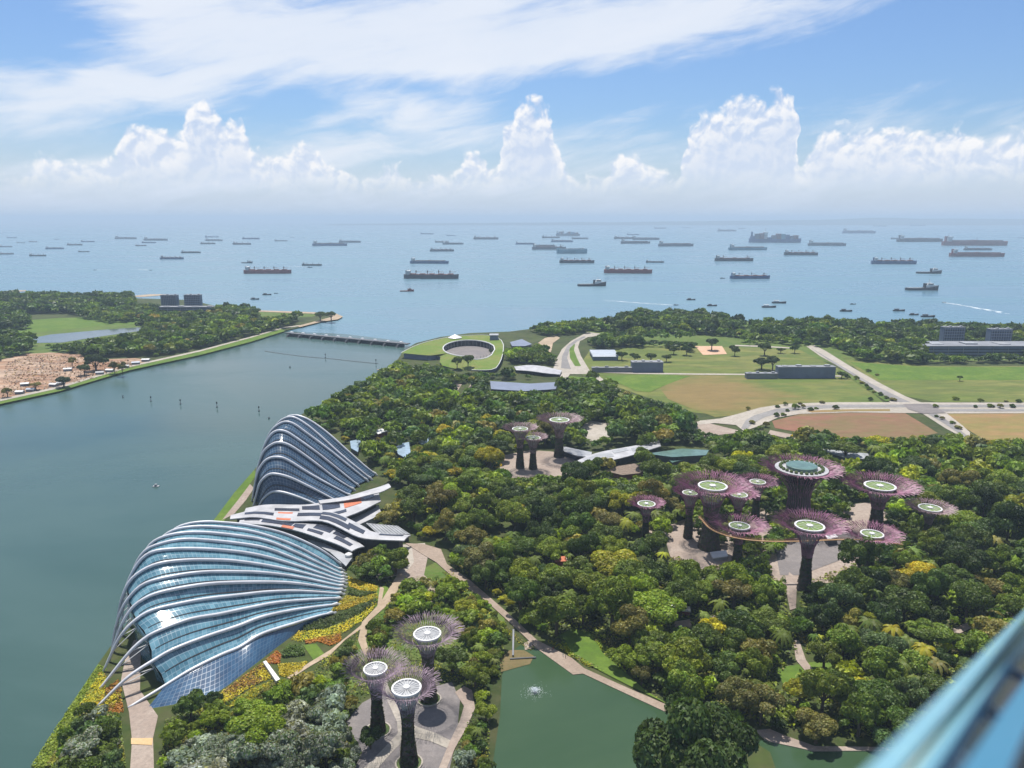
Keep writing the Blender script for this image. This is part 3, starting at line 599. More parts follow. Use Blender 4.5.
# ------------------------------------------------------------------ white wavy roofs between them
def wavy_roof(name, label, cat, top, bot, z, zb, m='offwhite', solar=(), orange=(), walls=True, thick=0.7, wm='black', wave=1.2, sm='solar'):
    """top / bot: survey points of the two long edges, left to right; z: height of the slab along it"""
    n = 28; zf = lambda k: np.interp(k / (n - 1), np.linspace(0, 1, len(z)), z)
    ra, rb = spline([(u, v, 0) for u, v in top], n), spline([(u, v, 0) for u, v in bot], n)
    A = [g(p[0], p[1], zf(k)) for k, p in enumerate(ra)]; B = [g(p[0], p[1], zf(k)) for k, p in enumerate(rb)]
    c0 = (A[0] + B[0] + A[-1] + B[-1]) / 4; base = Vector((c0.x, c0.y, LAND)); root = empty(name, base, label, cat)
    def P(s, t, up=0.0):
        f = s * (n - 1); k = min(n - 2, int(f)); f -= k
        p = A[k].lerp(A[k + 1], f).lerp(B[k].lerp(B[k + 1], f), t); return Vector((p.x, p.y, p.z + up + wave * 0.5 * sin(t * pi) ))
    b = MB(); nt = 6
    for k in range(n - 1):
        for j in range(nt):
            s0, s1, t0, t1 = k / (n - 1), (k + 1) / (n - 1), j / nt, (j + 1) / nt
            b.quad(P(s0, t0), P(s1, t0), P(s1, t1), P(s0, t1)); b.quad(P(s0, t1, -thick), P(s1, t1, -thick), P(s1, t0, -thick), P(s0, t0, -thick))
        for t in (0, 1): b.quad(P(s0, t), P(s1, t), P(s1, t, -thick), P(s0, t, -thick))
    for s_ in (0, 1):
        for j in range(nt): b.quad(P(s_, j / nt), P(s_, (j + 1) / nt), P(s_, (j + 1) / nt, -thick), P(s_, j / nt, -thick))
    rfo = b.build('roof', M[m], root, loc=base)
    def patch(nm, mm, s0, s1, t0, t1, up=0.25):
        b = MB(); ns = max(2, int((s1 - s0) * 24))
        for k in range(ns):
            a, c_ = s0 + (s1 - s0) * k / ns, s0 + (s1 - s0) * (k + 1) / ns
            b.hexa([P(a, t0, .05), P(a, t1, .05), P(c_, t1, .05), P(c_, t0, .05)], [P(a, t0, up), P(a, t1, up), P(c_, t1, up), P(c_, t0, up)])
        b.build(nm, M[mm], rfo, loc=base)
    for q in solar: patch('solar_panel', sm, *q)
    for q in orange: patch('orange_panel', 'orange', *q)
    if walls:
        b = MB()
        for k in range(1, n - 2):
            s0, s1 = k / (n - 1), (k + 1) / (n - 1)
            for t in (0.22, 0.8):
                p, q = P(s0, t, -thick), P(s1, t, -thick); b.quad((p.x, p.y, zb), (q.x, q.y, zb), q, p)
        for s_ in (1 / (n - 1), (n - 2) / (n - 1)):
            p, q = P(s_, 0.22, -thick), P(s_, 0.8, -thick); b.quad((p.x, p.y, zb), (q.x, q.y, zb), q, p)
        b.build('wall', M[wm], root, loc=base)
    return root
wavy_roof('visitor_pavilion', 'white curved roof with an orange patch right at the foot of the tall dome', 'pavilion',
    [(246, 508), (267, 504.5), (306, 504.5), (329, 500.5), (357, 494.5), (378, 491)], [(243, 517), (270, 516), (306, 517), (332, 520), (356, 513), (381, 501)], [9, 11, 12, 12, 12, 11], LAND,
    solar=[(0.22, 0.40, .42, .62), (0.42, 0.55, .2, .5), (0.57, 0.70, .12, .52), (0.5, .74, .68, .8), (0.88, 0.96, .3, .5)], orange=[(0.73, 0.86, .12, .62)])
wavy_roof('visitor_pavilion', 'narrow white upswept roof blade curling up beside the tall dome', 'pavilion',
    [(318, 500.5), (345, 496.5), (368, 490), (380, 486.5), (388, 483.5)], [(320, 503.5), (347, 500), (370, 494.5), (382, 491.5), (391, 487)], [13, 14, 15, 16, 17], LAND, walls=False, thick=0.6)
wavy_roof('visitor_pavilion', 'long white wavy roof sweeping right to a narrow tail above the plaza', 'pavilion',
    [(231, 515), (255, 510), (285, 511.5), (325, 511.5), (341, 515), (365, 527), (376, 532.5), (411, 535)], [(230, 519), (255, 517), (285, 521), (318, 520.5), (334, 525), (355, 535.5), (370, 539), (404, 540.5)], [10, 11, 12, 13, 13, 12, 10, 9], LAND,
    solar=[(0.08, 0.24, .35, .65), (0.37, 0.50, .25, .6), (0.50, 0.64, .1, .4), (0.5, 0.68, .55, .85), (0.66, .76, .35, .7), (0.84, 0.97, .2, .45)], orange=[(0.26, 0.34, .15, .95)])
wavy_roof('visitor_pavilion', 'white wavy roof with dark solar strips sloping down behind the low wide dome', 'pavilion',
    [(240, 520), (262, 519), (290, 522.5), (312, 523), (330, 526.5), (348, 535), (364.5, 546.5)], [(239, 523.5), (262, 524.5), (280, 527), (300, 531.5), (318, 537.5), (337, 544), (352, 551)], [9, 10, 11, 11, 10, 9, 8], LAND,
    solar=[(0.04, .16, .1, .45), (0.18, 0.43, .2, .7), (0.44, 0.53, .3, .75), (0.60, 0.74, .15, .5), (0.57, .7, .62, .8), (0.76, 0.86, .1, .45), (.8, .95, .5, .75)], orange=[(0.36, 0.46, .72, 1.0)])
def roofed(name, label, cat, foot, h, roofm, wallm, over=1.2, slope=0.0, ribs=0, thick=0.5):
    """a small building: foot = four survey points of the roof seen at height h"""
    R = [g(u, v, h) for u, v in foot]; c_ = sum(R, Vector()) / len(R); base = Vector((c_.x, c_.y, LAND)); root = empty(name, base, label, cat)
    W_ = [Vector((p.x, p.y, 0)).lerp(Vector((c_.x, c_.y, 0)), 0.06) for p in R]
    b = MB(); b.prism([(p.x, p.y) for p in W_], LAND - 0.5, h - thick); b.build('wall', M[wallm], root, loc=base, tri=True)
    b = MB(); zs = [h + (slope if k in (2, 3) else 0) for k in range(len(R))]
    b.hexa([Vector((p.x, p.y, h - thick)) for p in R], [Vector((p.x, p.y, zs[k])) for k, p in enumerate(R)]); ro = b.build('roof', M[roofm], root, loc=base, tri=True)
    if ribs and len(R) == 4:
        b = MB()
        for k in range(ribs):
            f = (k + .5) / ribs; p, q = R[0].lerp(R[1], f), R[3].lerp(R[2], f); b.tube([Vector((p.x, p.y, h + 0.1)), Vector((q.x, q.y, h + slope + 0.1))], 0.3, 4)
        b.build('roof_rib', M['grey'], ro, loc=base)
    return root
roofed('service_building', 'grey flat-roofed building tucked between the wavy roofs and the plaza', 'building', [(366, 523), (398, 526), (410, 534), (378, 534)], 7, 'grey', 'dgrey', ribs=9)
roofed('service_building', 'white-walled annex with a dark band under the upper wavy roof', 'building', [(332, 519), (378, 505), (382, 514), (356, 526)], 6.5, 'offwhite', 'offwhite')
roofed('service_building', 'low grey annex wrapped behind the right end of the low wide dome', 'building', [(300, 535), (318, 540), (352, 558), (346, 566), (330, 552)], 5, 'grey', 'dgrey')
b = MB(); p = g(349, 561); b.lathe([(2.2, 0), (2.2, 4.5), (0.4, 5.5)], 10, c=p); tag(b.build('kiosk', M['white'], loc=(p.x, p.y, LAND)), 'small round white kiosk at the right end of the low wide dome', 'kiosk')
# glazed entrance box on the lawn side of the dome
R = [(263, 661.5), (266, 660.5), (280, 679), (276, 681)]
roofed('entrance_tunnel', 'white framed glass doorway tunnel leading out of the low wide dome', 'tunnel', R, 4.0, 'white', 'white')

# ------------------------------------------------------------------ supertrees
def supertree(label, u, vb, vh, can, hub, style, cols, trunk=(4.6, 2.4), bar=False, group='steel supertrees', nrod=54, lift=0.06):
    p = g(u, vb); top = zat(p, vh); h = top - LAND; k = mpp(Vector((p.x, p.y, top))); Rc, Rh = can * k, hub * k
    root = empty('supertree', p, label, 'supertree', group); rod = M[cols]; r0, r1 = trunk
    lr = random.Random(int(u * 7 + vb)); zs = 0.52 * h
    b = MB(); prof = []
    for i in range(15):
        f = i / 14; prof.append((r0 * (1 - f) ** 1.6 + r1 * (1 - (1 - f) ** 1.6) + (0.6 * (f > 0.75) * (f - 0.75) * 8 * (r1 * 0.4)), f * zs * 1.5 if bar else f * zs * 1.35))
    b.lathe(prof, 18, jit=lambda a, c_: 0.12 * (lr.random() - 0.5)); b.build('trunk', M['trunk_skin'], root)
    # climbing plants on the trunk
    q = []; cc = []
    for _ in range(900 if style == 'front' else 500):
        f = lr.random() ** 1.15; z = f * prof[-1][1]; r = np.interp(z, [a[1] for a in prof], [a[0] for a in prof]) + 0.15; an = lr.random() * 2 * pi
        c0 = Vector((r * cos(an), r * sin(an), z)); s_ = 0.35 + 0.5 * lr.random(); tn = Vector((-sin(an), cos(an), 0)); nn = Vector((cos(an), sin(an), 0)) * lr.uniform(0.1, .6) + Vector((0, 0, 0.5 + lr.random()))
        nn.normalize(); q.append([c0 - tn * s_, c0 + nn * s_, c0 + tn * s_, c0 - nn * s_ * .6]); pal = lr.choice([(0.045, 0.075, 0.02), (0.075, 0.10, 0.03), (0.11, 0.06, 0.07), (0.05, 0.06, 0.03), (0.09, 0.08, 0.04)]); cc.append(pal)
    tag(leaf_object('climbing_plants', np.array([[tuple(v_) for v_ in x] for x in q]), np.array(cc), root), kind='stuff')
    # steel rods sweeping out from the trunk to the rim and forking into twigs
    b = MB(); nrod = int(nrod * .62); kr = (1.25 if style == 'front' else 1.25) * k / .55; rs_ = r1 * (1.15 if not bar else 1.0); zb = zs * (0.98 if not bar else 0.9); lo = 0.02 * h
    def P(s, an, dz=0.0):
        r = rs_ + (Rc - rs_) * (s ** 1.9); z = zb + (h * (1 + lift) - zb) * (1 - (1 - min(s, 1)) ** 1.75) + dz; return Vector((r * cos(an), r * sin(an), z))
    tw = 0.5
    for i in range(nrod):
        a0 = 2 * pi * i / nrod; j1 = lr.uniform(-.03, .03)
        b.tube(([Vector((r0 * .95 * cos(a0), r0 * .95 * sin(a0), 0.3))] if bar else []) + [P(s, a0 + j1 * s) for s in (0.02, .2, .36, .5)], kr * .13, 3, cap=False)
        for sg in (-1, 1):
            a1 = a0 + sg * 2 * pi / nrod * 0.27
            b.tube([P(.5, a0 + j1 * .5), P(.68, a1), P(.82, a1 + lr.uniform(-.02, .02))], [kr * .12, kr * .11, kr * .105], 3, cap=False)
            for s2 in (-1, 1):
                a2 = a1 + s2 * 2 * pi / nrod * 0.17 + lr.uniform(-.02, .02)
                b.tube([P(.82, a1), P(.93, a2, lr.uniform(-.2, .5)), P(lr.uniform(.97, 1.04), a2 + lr.uniform(-.025, .025), lr.uniform(-.6, .9))], [kr * .105, kr * .10, kr * .08], 3, cap=False)
                if lr.random() < 0.75: b.tube([P(.72, a1), P(.8, a2 + .03 * s2, .4), P(.9, a2 + .05 * s2, lr.uniform(.3, 1.3))], [kr * .09, kr * .09, kr * .07], 3, cap=False)
    b.build('branches', rod, root)
    b = MB()
    for s in (.3, .55, .8):
        n = 48; b.tube([P(s, 2 * pi * j / n) for j in range(n + 1)], .10, 3, cap=False)
        b.build('hoop', rod, root); b = MB()
    if not bar:
        zh = h
        b = MB(); b.lathe([(Rh * .88, zh - .1), (Rh * .88, zh + .35), (Rh, zh + .35), (Rh, zh - .35), (Rh * .88, zh - .35)], 36)
        b.f.pop(); b.uv.pop(); hubo = b.build('hub_ring', M['white'], root)
        b = MB(); b.lathe([(Rh * .88, zh - .5), (Rh * .88, zh - .12), (Rh * .2, zh - .02)], 36); b.build('hub_disc', M['hub_plants'] if style != 'front' else M['hub_mesh'], hubo)
        b = MB()
        for i in range(20 if style == 'front' else 12):
            an = 2 * pi * i / (20 if style == 'front' else 12)
            b.tube([(Rh * .2 * cos(an), Rh * .2 * sin(an), zh + .3), (Rh * .9 * cos(an), Rh * .9 * sin(an), zh + .3)], .13 if style == 'front' else .1, 4)
        b.lathe([(Rh * .22, zh - .1), (Rh * .22, zh + .7), (Rh * .1, zh + .9)], 16)
        b.build('spokes', M['white'], hubo)
        b = MB()                                     # cage of pale struts below the hub
        for i in range(20):
            an = 2 * pi * i / 20; an2 = an + pi / 20
            b.tube([(Rh * .95 * cos(an), Rh * .95 * sin(an), zh - .3), (r1 * 1.1 * cos(an2), r1 * 1.1 * sin(an2), zh * .74)], .13, 3, cap=False)
            b.tube([(Rh * .95 * cos(an), Rh * .95 * sin(an), zh - .3), (r1 * 1.1 * cos(an - pi / 20), r1 * 1.1 * sin(an - pi / 20), zh * .74)], .13, 3, cap=False)
        b.build('hub_cage', M['cage'], root)
    else:
        b = MB(); b.lathe([(r1 * 1.0, h * .70), (Rh * .55, h * .86), (Rh * .9, h * .92), (Rh * .95, h)], 40); b.build('bar_wall', M['black'], root)
        b = MB(); b.lathe([(Rh * .6, h), (Rh * 1.06, h), (Rh * 1.06, h + .7), (Rh * .62, h + .7), (Rh * .6, h)], 40); b.f.pop(); b.uv.pop(); dk = b.build('deck', M['offwhite'], root)
        b = MB(); b.lathe([(Rh * .62, h + .1), (Rh * .62, h + 2.6), (Rh * .56, h + 2.9)], 40); b.build('glass_crown', M['greenglass'], dk)
        b = MB()
        for i in range(26):
            an = 2 * pi * i / 26; c0 = (Rh * .84 * cos(an), Rh * .84 * sin(an), h + .7); b.lathe([(1.0, 0), (1.3, .8), (.5, 1.7)], 6, c=c0)
        b.build('planter', M['bush'], dk)
        b = MB()
        for i in range(30):
            an = 2 * pi * i / 30; an2 = an + 2 * pi / 60
            b.tube([(r0 * 1.02 * cos(an), r0 * 1.02 * sin(an), 0), (r1 * 1.1 * cos(an2), r1 * 1.1 * sin(an2), h * .45), (r1 * 1.2 * cos(an), r1 * 1.2 * sin(an), h * .62), (Rh * .8 * cos(an), Rh * .8 * sin(an), h * .82), (Rh * 1.02 * cos(an), Rh * 1.02 * sin(an), h)], .16, 3, cap=False)
        b.build('hub_cage', rod, root)
    if style == 'front':
        b = MB(); b.lathe([(5.2, .0), (5.2, .7), (4.6, .7), (4.6, .3)], 32); b.f.pop(); b.uv.pop(); prg = b.build('planter_ring', M['concrete'], root)
        b = MB(); b.lathe([(4.6, .2), (4.55, .45), (2.5, .6)], 24); b.build('planting', M['bush'], prg)
    return root
M['trunk_skin'] = mat('trunk_planting', (0.050, 0.056, 0.028), 0.95, col2=(0.085, 0.058, 0.055), scale=0.5, bump=0.6, bscale=1.2)
M['rod_purple'] = mat('purple_steel', (0.40, 0.175, 0.27), 0.5, var=0.5, scale=0.25)
M['rod_mauve'] = mat('mauve_steel', (0.40, 0.29, 0.35), 0.5, var=0.55, scale=0.25)
M['rod_grey'] = mat('greyish_steel', (0.36, 0.24, 0.26), 0.5, var=0.4, scale=0.25)
M['hub_plants'] = mat('hub_planting', (0.11, 0.19, 0.045), 0.95, col2=(0.17, 0.22, 0.07), scale=0.6, bump=0.5, bscale=1.0)
M['hub_mesh'] = mat('hub_mesh', (0.34, 0.35, 0.37), 0.6, var=0.3, scale=0.6)
M['cage'] = mat('pale_struts', (0.55, 0.53, 0.52), 0.5, var=0.2, scale=0.3)
M['bush'] = mat('bush_green', (0.05, 0.085, 0.025), 0.95, col2=(0.08, 0.11, 0.03), scale=1.0, bump=0.5, bscale=1.5)
def leaf_object(name, quads, cols, parent=None, loc=None):
    """quads: n x 4 x 3, cols: n x 3 -> one mesh of leaves"""
    n = len(quads); me = bpy.data.meshes.new(name); me.vertices.add(n * 4); me.loops.add(n * 4); me.polygons.add(n)
    me.vertices.foreach_set('co', np.ascontiguousarray(quads, dtype=np.float32).ravel())
    me.loops.foreach_set('vertex_index', np.arange(n * 4, dtype=np.int32))
    me.polygons.foreach_set('loop_start', np.arange(0, n * 4, 4, dtype=np.int32))
    try: me.polygons.foreach_set('loop_total', np.full(n, 4, dtype=np.int32))
    except Exception: pass
    a = me.attributes.new('leafcol', 'FLOAT_COLOR', 'POINT')
    c4 = np.ones((n, 4, 4), dtype=np.float32); c4[:, :, :3] = np.asarray(cols)[:, None, :]
    a.data.foreach_set('color', c4.ravel()); me.update(calc_edges=True)
    me.materials.append(M['leaf'])
    return obj(name, me, parent, loc)

supertree('steel supertree closest to the camera, mauve branches round a white spoked hub', 409, 764, 688, 34, 15, 'front', 'rod_mauve', (3.3, 1.7), group='front supertrees', nrod=50)
supertree('mauve supertree on the grey plaza left of the closest one', 378, 731, 669, 33, 12, 'front', 'rod_mauve', (3.0, 1.6), group='front supertrees', nrod=50)
supertree('mauve supertree with the widest crown, rearmost of the three on the grey plaza', 429, 700, 634, 36, 14, 'front', 'rod_mauve', (3.6, 1.8), group='front supertrees', nrod=54)
GT = 'supertrees of the main grove'
supertree('giant supertree carrying a round rooftop bar under a glass crown', 797, 522, 469, 40, 24, 'grove', 'rod_purple', (8.2, 6.4), bar=True, group=GT, nrod=64)
supertree('second widest purple supertree, left of the giant one with the bar', 709, 548, 486, 38, 14.5, 'grove', 'rod_purple', (7.0, 3.6), group=GT, nrod=60)
supertree('wide purple supertree just right of the giant one with the bar', 875, 532, 486, 38, 15, 'grove', 'rod_purple', (5.0, 3.2), group=GT, nrod=60)
supertree('wide purple supertree in front of the giant one, above the skyway', 804, 590, 526, 37, 14.5, 'grove', 'rod_purple', (3.8, 2.3), group=GT, nrod=54)
supertree('purple supertree standing alone at the left edge of the grove', 645, 541, 504, 19, 9, 'grove', 'rod_purple', (2.6, 1.5), group=GT, nrod=38)
supertree('small purple supertree tucked against the left of the second widest one', 688, 538, 493, 18, 8, 'grove', 'rod_purple', (3.0, 1.8), group=GT, nrod=38)
supertree('purple supertree tucked against the right of the second widest one', 736, 540, 495, 20, 8.5, 'grove', 'rod_purple', (2.8, 1.6), group=GT, nrod=38)
supertree('purple supertree with a small green hub behind the second widest one, toward the giant', 755, 519, 482, 22, 8, 'grove', 'rod_purple', (3.0, 1.9), group=GT, nrod=40)
supertree('purple supertree in front of the second widest one, white rimmed green hub', 737, 562, 526, 29, 10.5, 'grove', 'rod_purple', (3.0, 1.9), group=GT, nrod=46)
supertree('low purple supertree beside the right end of the skyway', 868, 572, 534, 30, 11, 'grove', 'rod_purple', (3.0, 1.9), group=GT, nrod=46)
supertree('pale pink supertree at the far right edge of the grove among trees', 926, 541, 508, 24, 11, 'grove', 'rod_grey', (2.8, 1.7), group=GT, nrod=42)
GG = 'supertrees of the far garden'
supertree('left one of the three far greyish supertrees', 520, 468, 429, 18, 8, 'far', 'rod_grey', (3.6, 2.0), group=GG, nrod=36)
supertree('lowest and middle one of the three far greyish supertrees', 533, 469, 438, 15, 7.5, 'far', 'rod_grey', (3.4, 2.0), group=GG, nrod=36)
supertree('widest and right one of the three far greyish supertrees', 559, 457, 420, 23, 10, 'far', 'rod_grey', (4.6, 2.6), group=GG, nrod=42)
# the aerial walkway
wk = spline([g(u, v, 24) for u, v in [(699, 517), (712, 530), (735, 538), (765, 541.5), (800, 541.5), (840, 540), (870, 540.5), (903, 545)]], 60)
root = empty('skyway', wk[30], 'thin curved orange walkway hung between the grove supertrees', 'walkway')
b = MB()
for k in range(59):
    t = (wk[k + 1] - wk[k]).normalized(); s_ = Vector((-t.y, t.x, 0)) * 0.65
    b.hexa([wk[k] - s_, wk[k + 1] - s_, wk[k + 1] + s_, wk[k] + s_], [p + Vector((0, 0, .35)) for p in (wk[k] - s_, wk[k + 1] - s_, wk[k + 1] + s_, wk[k] + s_)])
b.build('deck', mat('skyway_yellow', (0.30, 0.17, 0.07), 0.6, var=0.2, scale=0.2), root, loc=wk[30])
for sg in (-1, 1):
    b = MB(); pts = []
    for k in range(60):
        t = (wk[min(k + 1, 59)] - wk[max(k - 1, 0)]).normalized(); pts.append(wk[k] + Vector((-t.y, t.x, 0)) * 0.65 * sg + Vector((0, 0, 1.3)))
    b.tube(pts, .09, 4); b.build('handrail', mat('skyway_rail', (0.24, 0.10, 0.07), 0.6), root, loc=wk[30])

# ------------------------------------------------------------------ dam, green-roofed pump house, other buildings
A, B = g(284, 333.2, 5.5), g(406, 344.5, 5.5); dirv = (B - A); L = dirv.length; dirv.normalize(); nrm = Vector((-dirv.y, dirv.x, 0))
root = empty('dam', (A.x, A.y, 0), 'long low dam with white pier houses crossing the mouth of the bay', 'dam')
T = lambda s, t, z: Vector((A.x, A.y, 0)) + dirv * s + nrm * t + Vector((0, 0, z))
b = MB(); b.hexa([T(0, 2, 4.6), T(0, 12, 4.6), T(L, 12, 4.6), T(L, 2, 4.6)], [T(0, 2, 6), T(0, 12, 6), T(L, 12, 6), T(L, 2, 6)]); b.build('deck', M['dgrey'], root, loc=(A.x, A.y, 0))
NP = 10
for k in range(NP):
    s = L * (k + .35) / NP; w_ = 3.0
    b = MB(); b.hexa([T(s, -6, -.5), T(s, 16, -.5), T(s + w_, 16, -.5), T(s + w_, -6, -.5)], [T(s, -2, 4.5), T(s, 13, 4.5), T(s + w_, 13, 4.5), T(s + w_, -2, 4.5)]); pr = b.build('pier', M['dgrey'], root, loc=(A.x, A.y, 0))
    if k < NP - 1:
        b = MB(); b.hexa([T(s + w_, 3, -.5), T(s + w_, 5, -.5), T(s + L / NP, 5, -.5), T(s + L / NP, 3, -.5)], [T(s + w_, 3, 4.4), T(s + w_, 5, 4.4), T(s + L / NP, 5, 4.4), T(s + L / NP, 3, 4.4)]); b.build('gate', M['black'], root, loc=(A.x, A.y, 0))
    b = MB(); b.hexa([T(s - 1, 4, 6.1), T(s - 1, 10, 6.1), T(s + 5, 10, 6.1), T(s + 5, 4, 6.1)], [T(s, 5, 8.2), T(s, 9, 8.2), T(s + 4, 9, 8.2), T(s + 4, 5, 8.2)]); b.build('gate_house', M['white'], pr, loc=(A.x, A.y, 0))
# pump house: a grass roof spiralling round a sunken court
cU, cV = 469, 348.5; OUT = [(401, 353), (411, 347.6), (422, 343.2), (438, 339.2), (452, 336.8), (470, 335.4), (486, 335.2), (497, 337.5), (503, 343), (503, 352), (500, 362), (493, 369.5), (470, 370), (452, 368), (440, 364), (440, 356.5), (425, 355.2)]
ZO = [10, 11, 12, 12.5, 13, 13, 12.5, 12, 11.5, 9, 6, 3, 2.6, 3.5, 6, 9.5, 10]
n = 48; cx = g(cU, cV, 11); root = empty('pump_house', (cx.x, cx.y, LAND), 'low round building with a sloping grass roof ringed about a dark courtyard', 'building')
ro = spline([(u, v, 0) for u, v in OUT + OUT[:1]], n + 1)[:n]; zo = np.interp(np.arange(n) / n * len(OUT), np.arange(len(OUT) + 1), ZO + ZO[:1])
OP = [g(ro[k][0], ro[k][1], zo[k]) for k in range(n)]; k0 = mpp(cx)
def inn(ang_, z, f=1.0): 
    e = g(cU + 26.0 * cos(ang_), cV + 8.2 * sin(ang_), 11); return Vector((cx.x + (e.x - cx.x) * f, cx.y + (e.y - cx.y) * f, z))
IN = []
for k in range(n):
    u, v = ro[k][0] - cU, ro[k][1] - cV; a_ = math.atan2(v / 8.2, u / 26.0); IN.append(inn(a_, 11.0 if v < 3 or u < -12 else 9.0 - 3.0 * max(0, min(1, (u + 5) / 25)) * max(0, min(1, v / 10))))
b = MB(); b2 = MB(); b3 = MB(); rim = MB(); cw = MB()
for k in range(n):
    j = (k + 1) % n; b.quad(OP[k], OP[j], IN[j], IN[k])
    lo = lambda p: Vector((p.x, p.y, LAND - .5)); inset_ = lambda p: p.lerp(Vector((cx.x, cx.y, p.z)), 0.04)
    b2.quad(lo(inset_(OP[k])), lo(inset_(OP[j])), inset_(OP[j]) - Vector((0, 0, .4)), inset_(OP[k]) - Vector((0, 0, .4)))
    b3.quad(lo(IN[k]), lo(IN[j]), IN[j], IN[k])
rp = b.build('grass_roof', ground_mat('roof_lawn', ((0.11, 0.16, 0.03), (0.16, 0.17, 0.05), (0.08, 0.16, 0.02)), 0.02, 0.1), root, loc=(cx.x, cx.y, LAND))
b2.build('outer_wall', M['wallblue'], root, loc=(cx.x, cx.y, LAND)); b3.build('court_wall', M['court_glass'], root, loc=(cx.x, cx.y, LAND))
rim.tube([p + Vector((0, 0, .3)) for p in IN + IN[:1]], 0.9, 6, cap=False); rim.build('court_rim', M['white'], root, loc=(cx.x, cx.y, LAND))
rim = MB(); rim.tube([p + Vector((0, 0, .2)) for p in OP[:12 * n // 17]], 0.55, 5, cap=False); rim.build('roof_edge', M['white'], root, loc=(cx.x, cx.y, LAND))
b = MB(); b.quad(*[inn(2 * pi * k / 32, LAND + .3, 1.02) for k in range(32)]); b.build('court_floor', M['plaza'], root, loc=(cx.x, cx.y, LAND), tri=True)
b = MB()
for k in range(40):
    a_ = 2 * pi * k / 40; p = inn(a_, LAND, .97); b.tube([p, Vector((p.x, p.y, 10.4))], 0.28, 4)
b.build('court_column', M['grey'], root, loc=(cx.x, cx.y, LAND))
p = g(455, 337.5, 13); root = empty('tent', p, 'white peaked tent on top of the grass roof by the dam', 'tent'); s_ = mpp(p)
b = MB(); b.lathe([(7 * s_, 0), (4.5 * s_, 1.4 * s_), (1.5 * s_, 2.6 * s_), (.2, 3.4 * s_)], 14); b.build('canopy', M['white'], root)
b = MB(); b.lathe([(.35, -2), (.3, 3.6 * s_)], 6); b.build('mast', M['grey'], root)
p = g(494, 339, 12); root = empty('lift_house', p, 'small dark glass lift house on the grass roof by the dam', 'building'); s_ = mpp(p)
b = MB(); b.box(-4 * s_, 4 * s_, -8, 8, -1, 4.2 * s_); b.build('wall', M['wallblue'], root); b = MB(); b.box(-4.6 * s_, 4.6 * s_, -9, 9, 4.2 * s_, 4.7 * s_); b.build('roof', M['grey'], root)
def block(name, label, x, zt, group=None, windows=True, m='wallblue', cat='building', podium=None, lip=False, depth=12):
    """a box building: x = (u0, u1), foot row v, top row zt"""
    u0, u1, vb = x; p0, p1 = g(u0, vb), g(u1, vb); hh = zat(p0, zt); mid = (p0 + p1) / 2; root = empty(name, mid, label, cat, group); wd = (p1.x - p0.x) / 2
    b = MB(); b.box(-wd, wd, 0, depth, -1, hh - LAND); wl = b.build('wall', M[m], root)
    b = MB(); b.box(-wd - .4, wd + .4, -.4, depth + .4, hh - LAND, hh - LAND + .8); b.build('roof', M['roofblue'] if lip else M['podium'], root)
    for q in range(4):
        xx = wd * (-.75 + .5 * q); b = MB(); b.box(xx - wd * .09, xx + wd * .09, depth * .3, depth * .7, hh - LAND + .8, hh - LAND + 1.6 + .9 * (q % 2)); b.build('roof_plant', M['grey'], root)
    if windows:
        nf = max(2, int((hh - LAND) / 4.2))
        b = MB()
        for k in range(nf):
            z = 2.0 + k * (hh - LAND - 2) / nf
            b.box(-wd + .8, wd - .8, -.22, .1, z, z + 1.1)
        b.build('window_band', M['court_glass'], wl)
        b = MB()
        for k in range(9):
            xx = -wd + (k + .5) * wd * 2 / 9; b.box(xx - .22, xx + .22, -.5, -.02, 0.2, hh - LAND - .3)
        b.build('fin', M['grey'], wl)
    return root
TB = 'twin blocks on each shore'
block('apartment_block', 'left one of the twin dark blocks on the far left bank', (161.5, 177.5, 308), 295.4, TB)
block('apartment_block', 'right one of the twin dark blocks on the far left bank', (184.8, 201, 309), 295.2, TB)
block('podium_building', 'long low podium under the twin dark blocks on the far left bank', (158, 216, 311.5), 307.2, None, True, 'wallblue', depth=20)
block('apartment_block', 'left one of the twin dark blocks by the right shore', (942, 963, 349), 327.6, TB)
block('apartment_block', 'right one of the twin dark blocks by the right shore', (988.5, 1010, 351), 329.6, TB)
block('podium_building', 'long low podium under the twin dark blocks by the right shore', (925, 1060, 357), 346.5, None, True, 'wallblue', depth=45)
block('site_shed', 'long blue-grey hoarded shed on the field beside the diagonal road', (778, 835, 378.5), 367.5, None, False, 'wallblue', depth=12)
block('site_shed', 'low dark wall-like shed left of the long blue-grey shed', (746.5, 777.5, 379), 374, None, False, 'podium', depth=8)
block('site_shed', 'blue-grey shed with a flat front at the edge of the green field', (632, 663, 372.5), 362.8, None, False, 'wallblue', depth=14)
block('site_shed', 'low pale wall-like shed running left from the blue-grey shed', (592, 631.5, 372.5), 368.2, None, False, 'podium', depth=6)
p = g(605, 360.5); root = empty('site_office', p, 'pale blue barrel-roofed shed below the curving drive', 'shed'); k = mpp(p)
b = MB(); b.box(-12 * k, 13 * k, 0, 46, -1, 4 * k); b.build('wall', M['wallblue'], root)
for j in range(4):
    b = MB(); b.hexa([(-12.5 * k, j * 12 - 1, 4 * k), (13.5 * k, j * 12 - 1, 4 * k), (13.5 * k, j * 12 + 10.5, 4 * k), (-12.5 * k, j * 12 + 10.5, 4 * k)], [(-12.5 * k, j * 12 + 3, 4 * k + 2.6), (13.5 * k, j * 12 + 3, 4 * k + 2.6), (13.5 * k, j * 12 + 7, 4 * k + 2.6), (-12.5 * k, j * 12 + 7, 4 * k + 2.6)]); b.build('roof_bay', M['roofblue'], root)
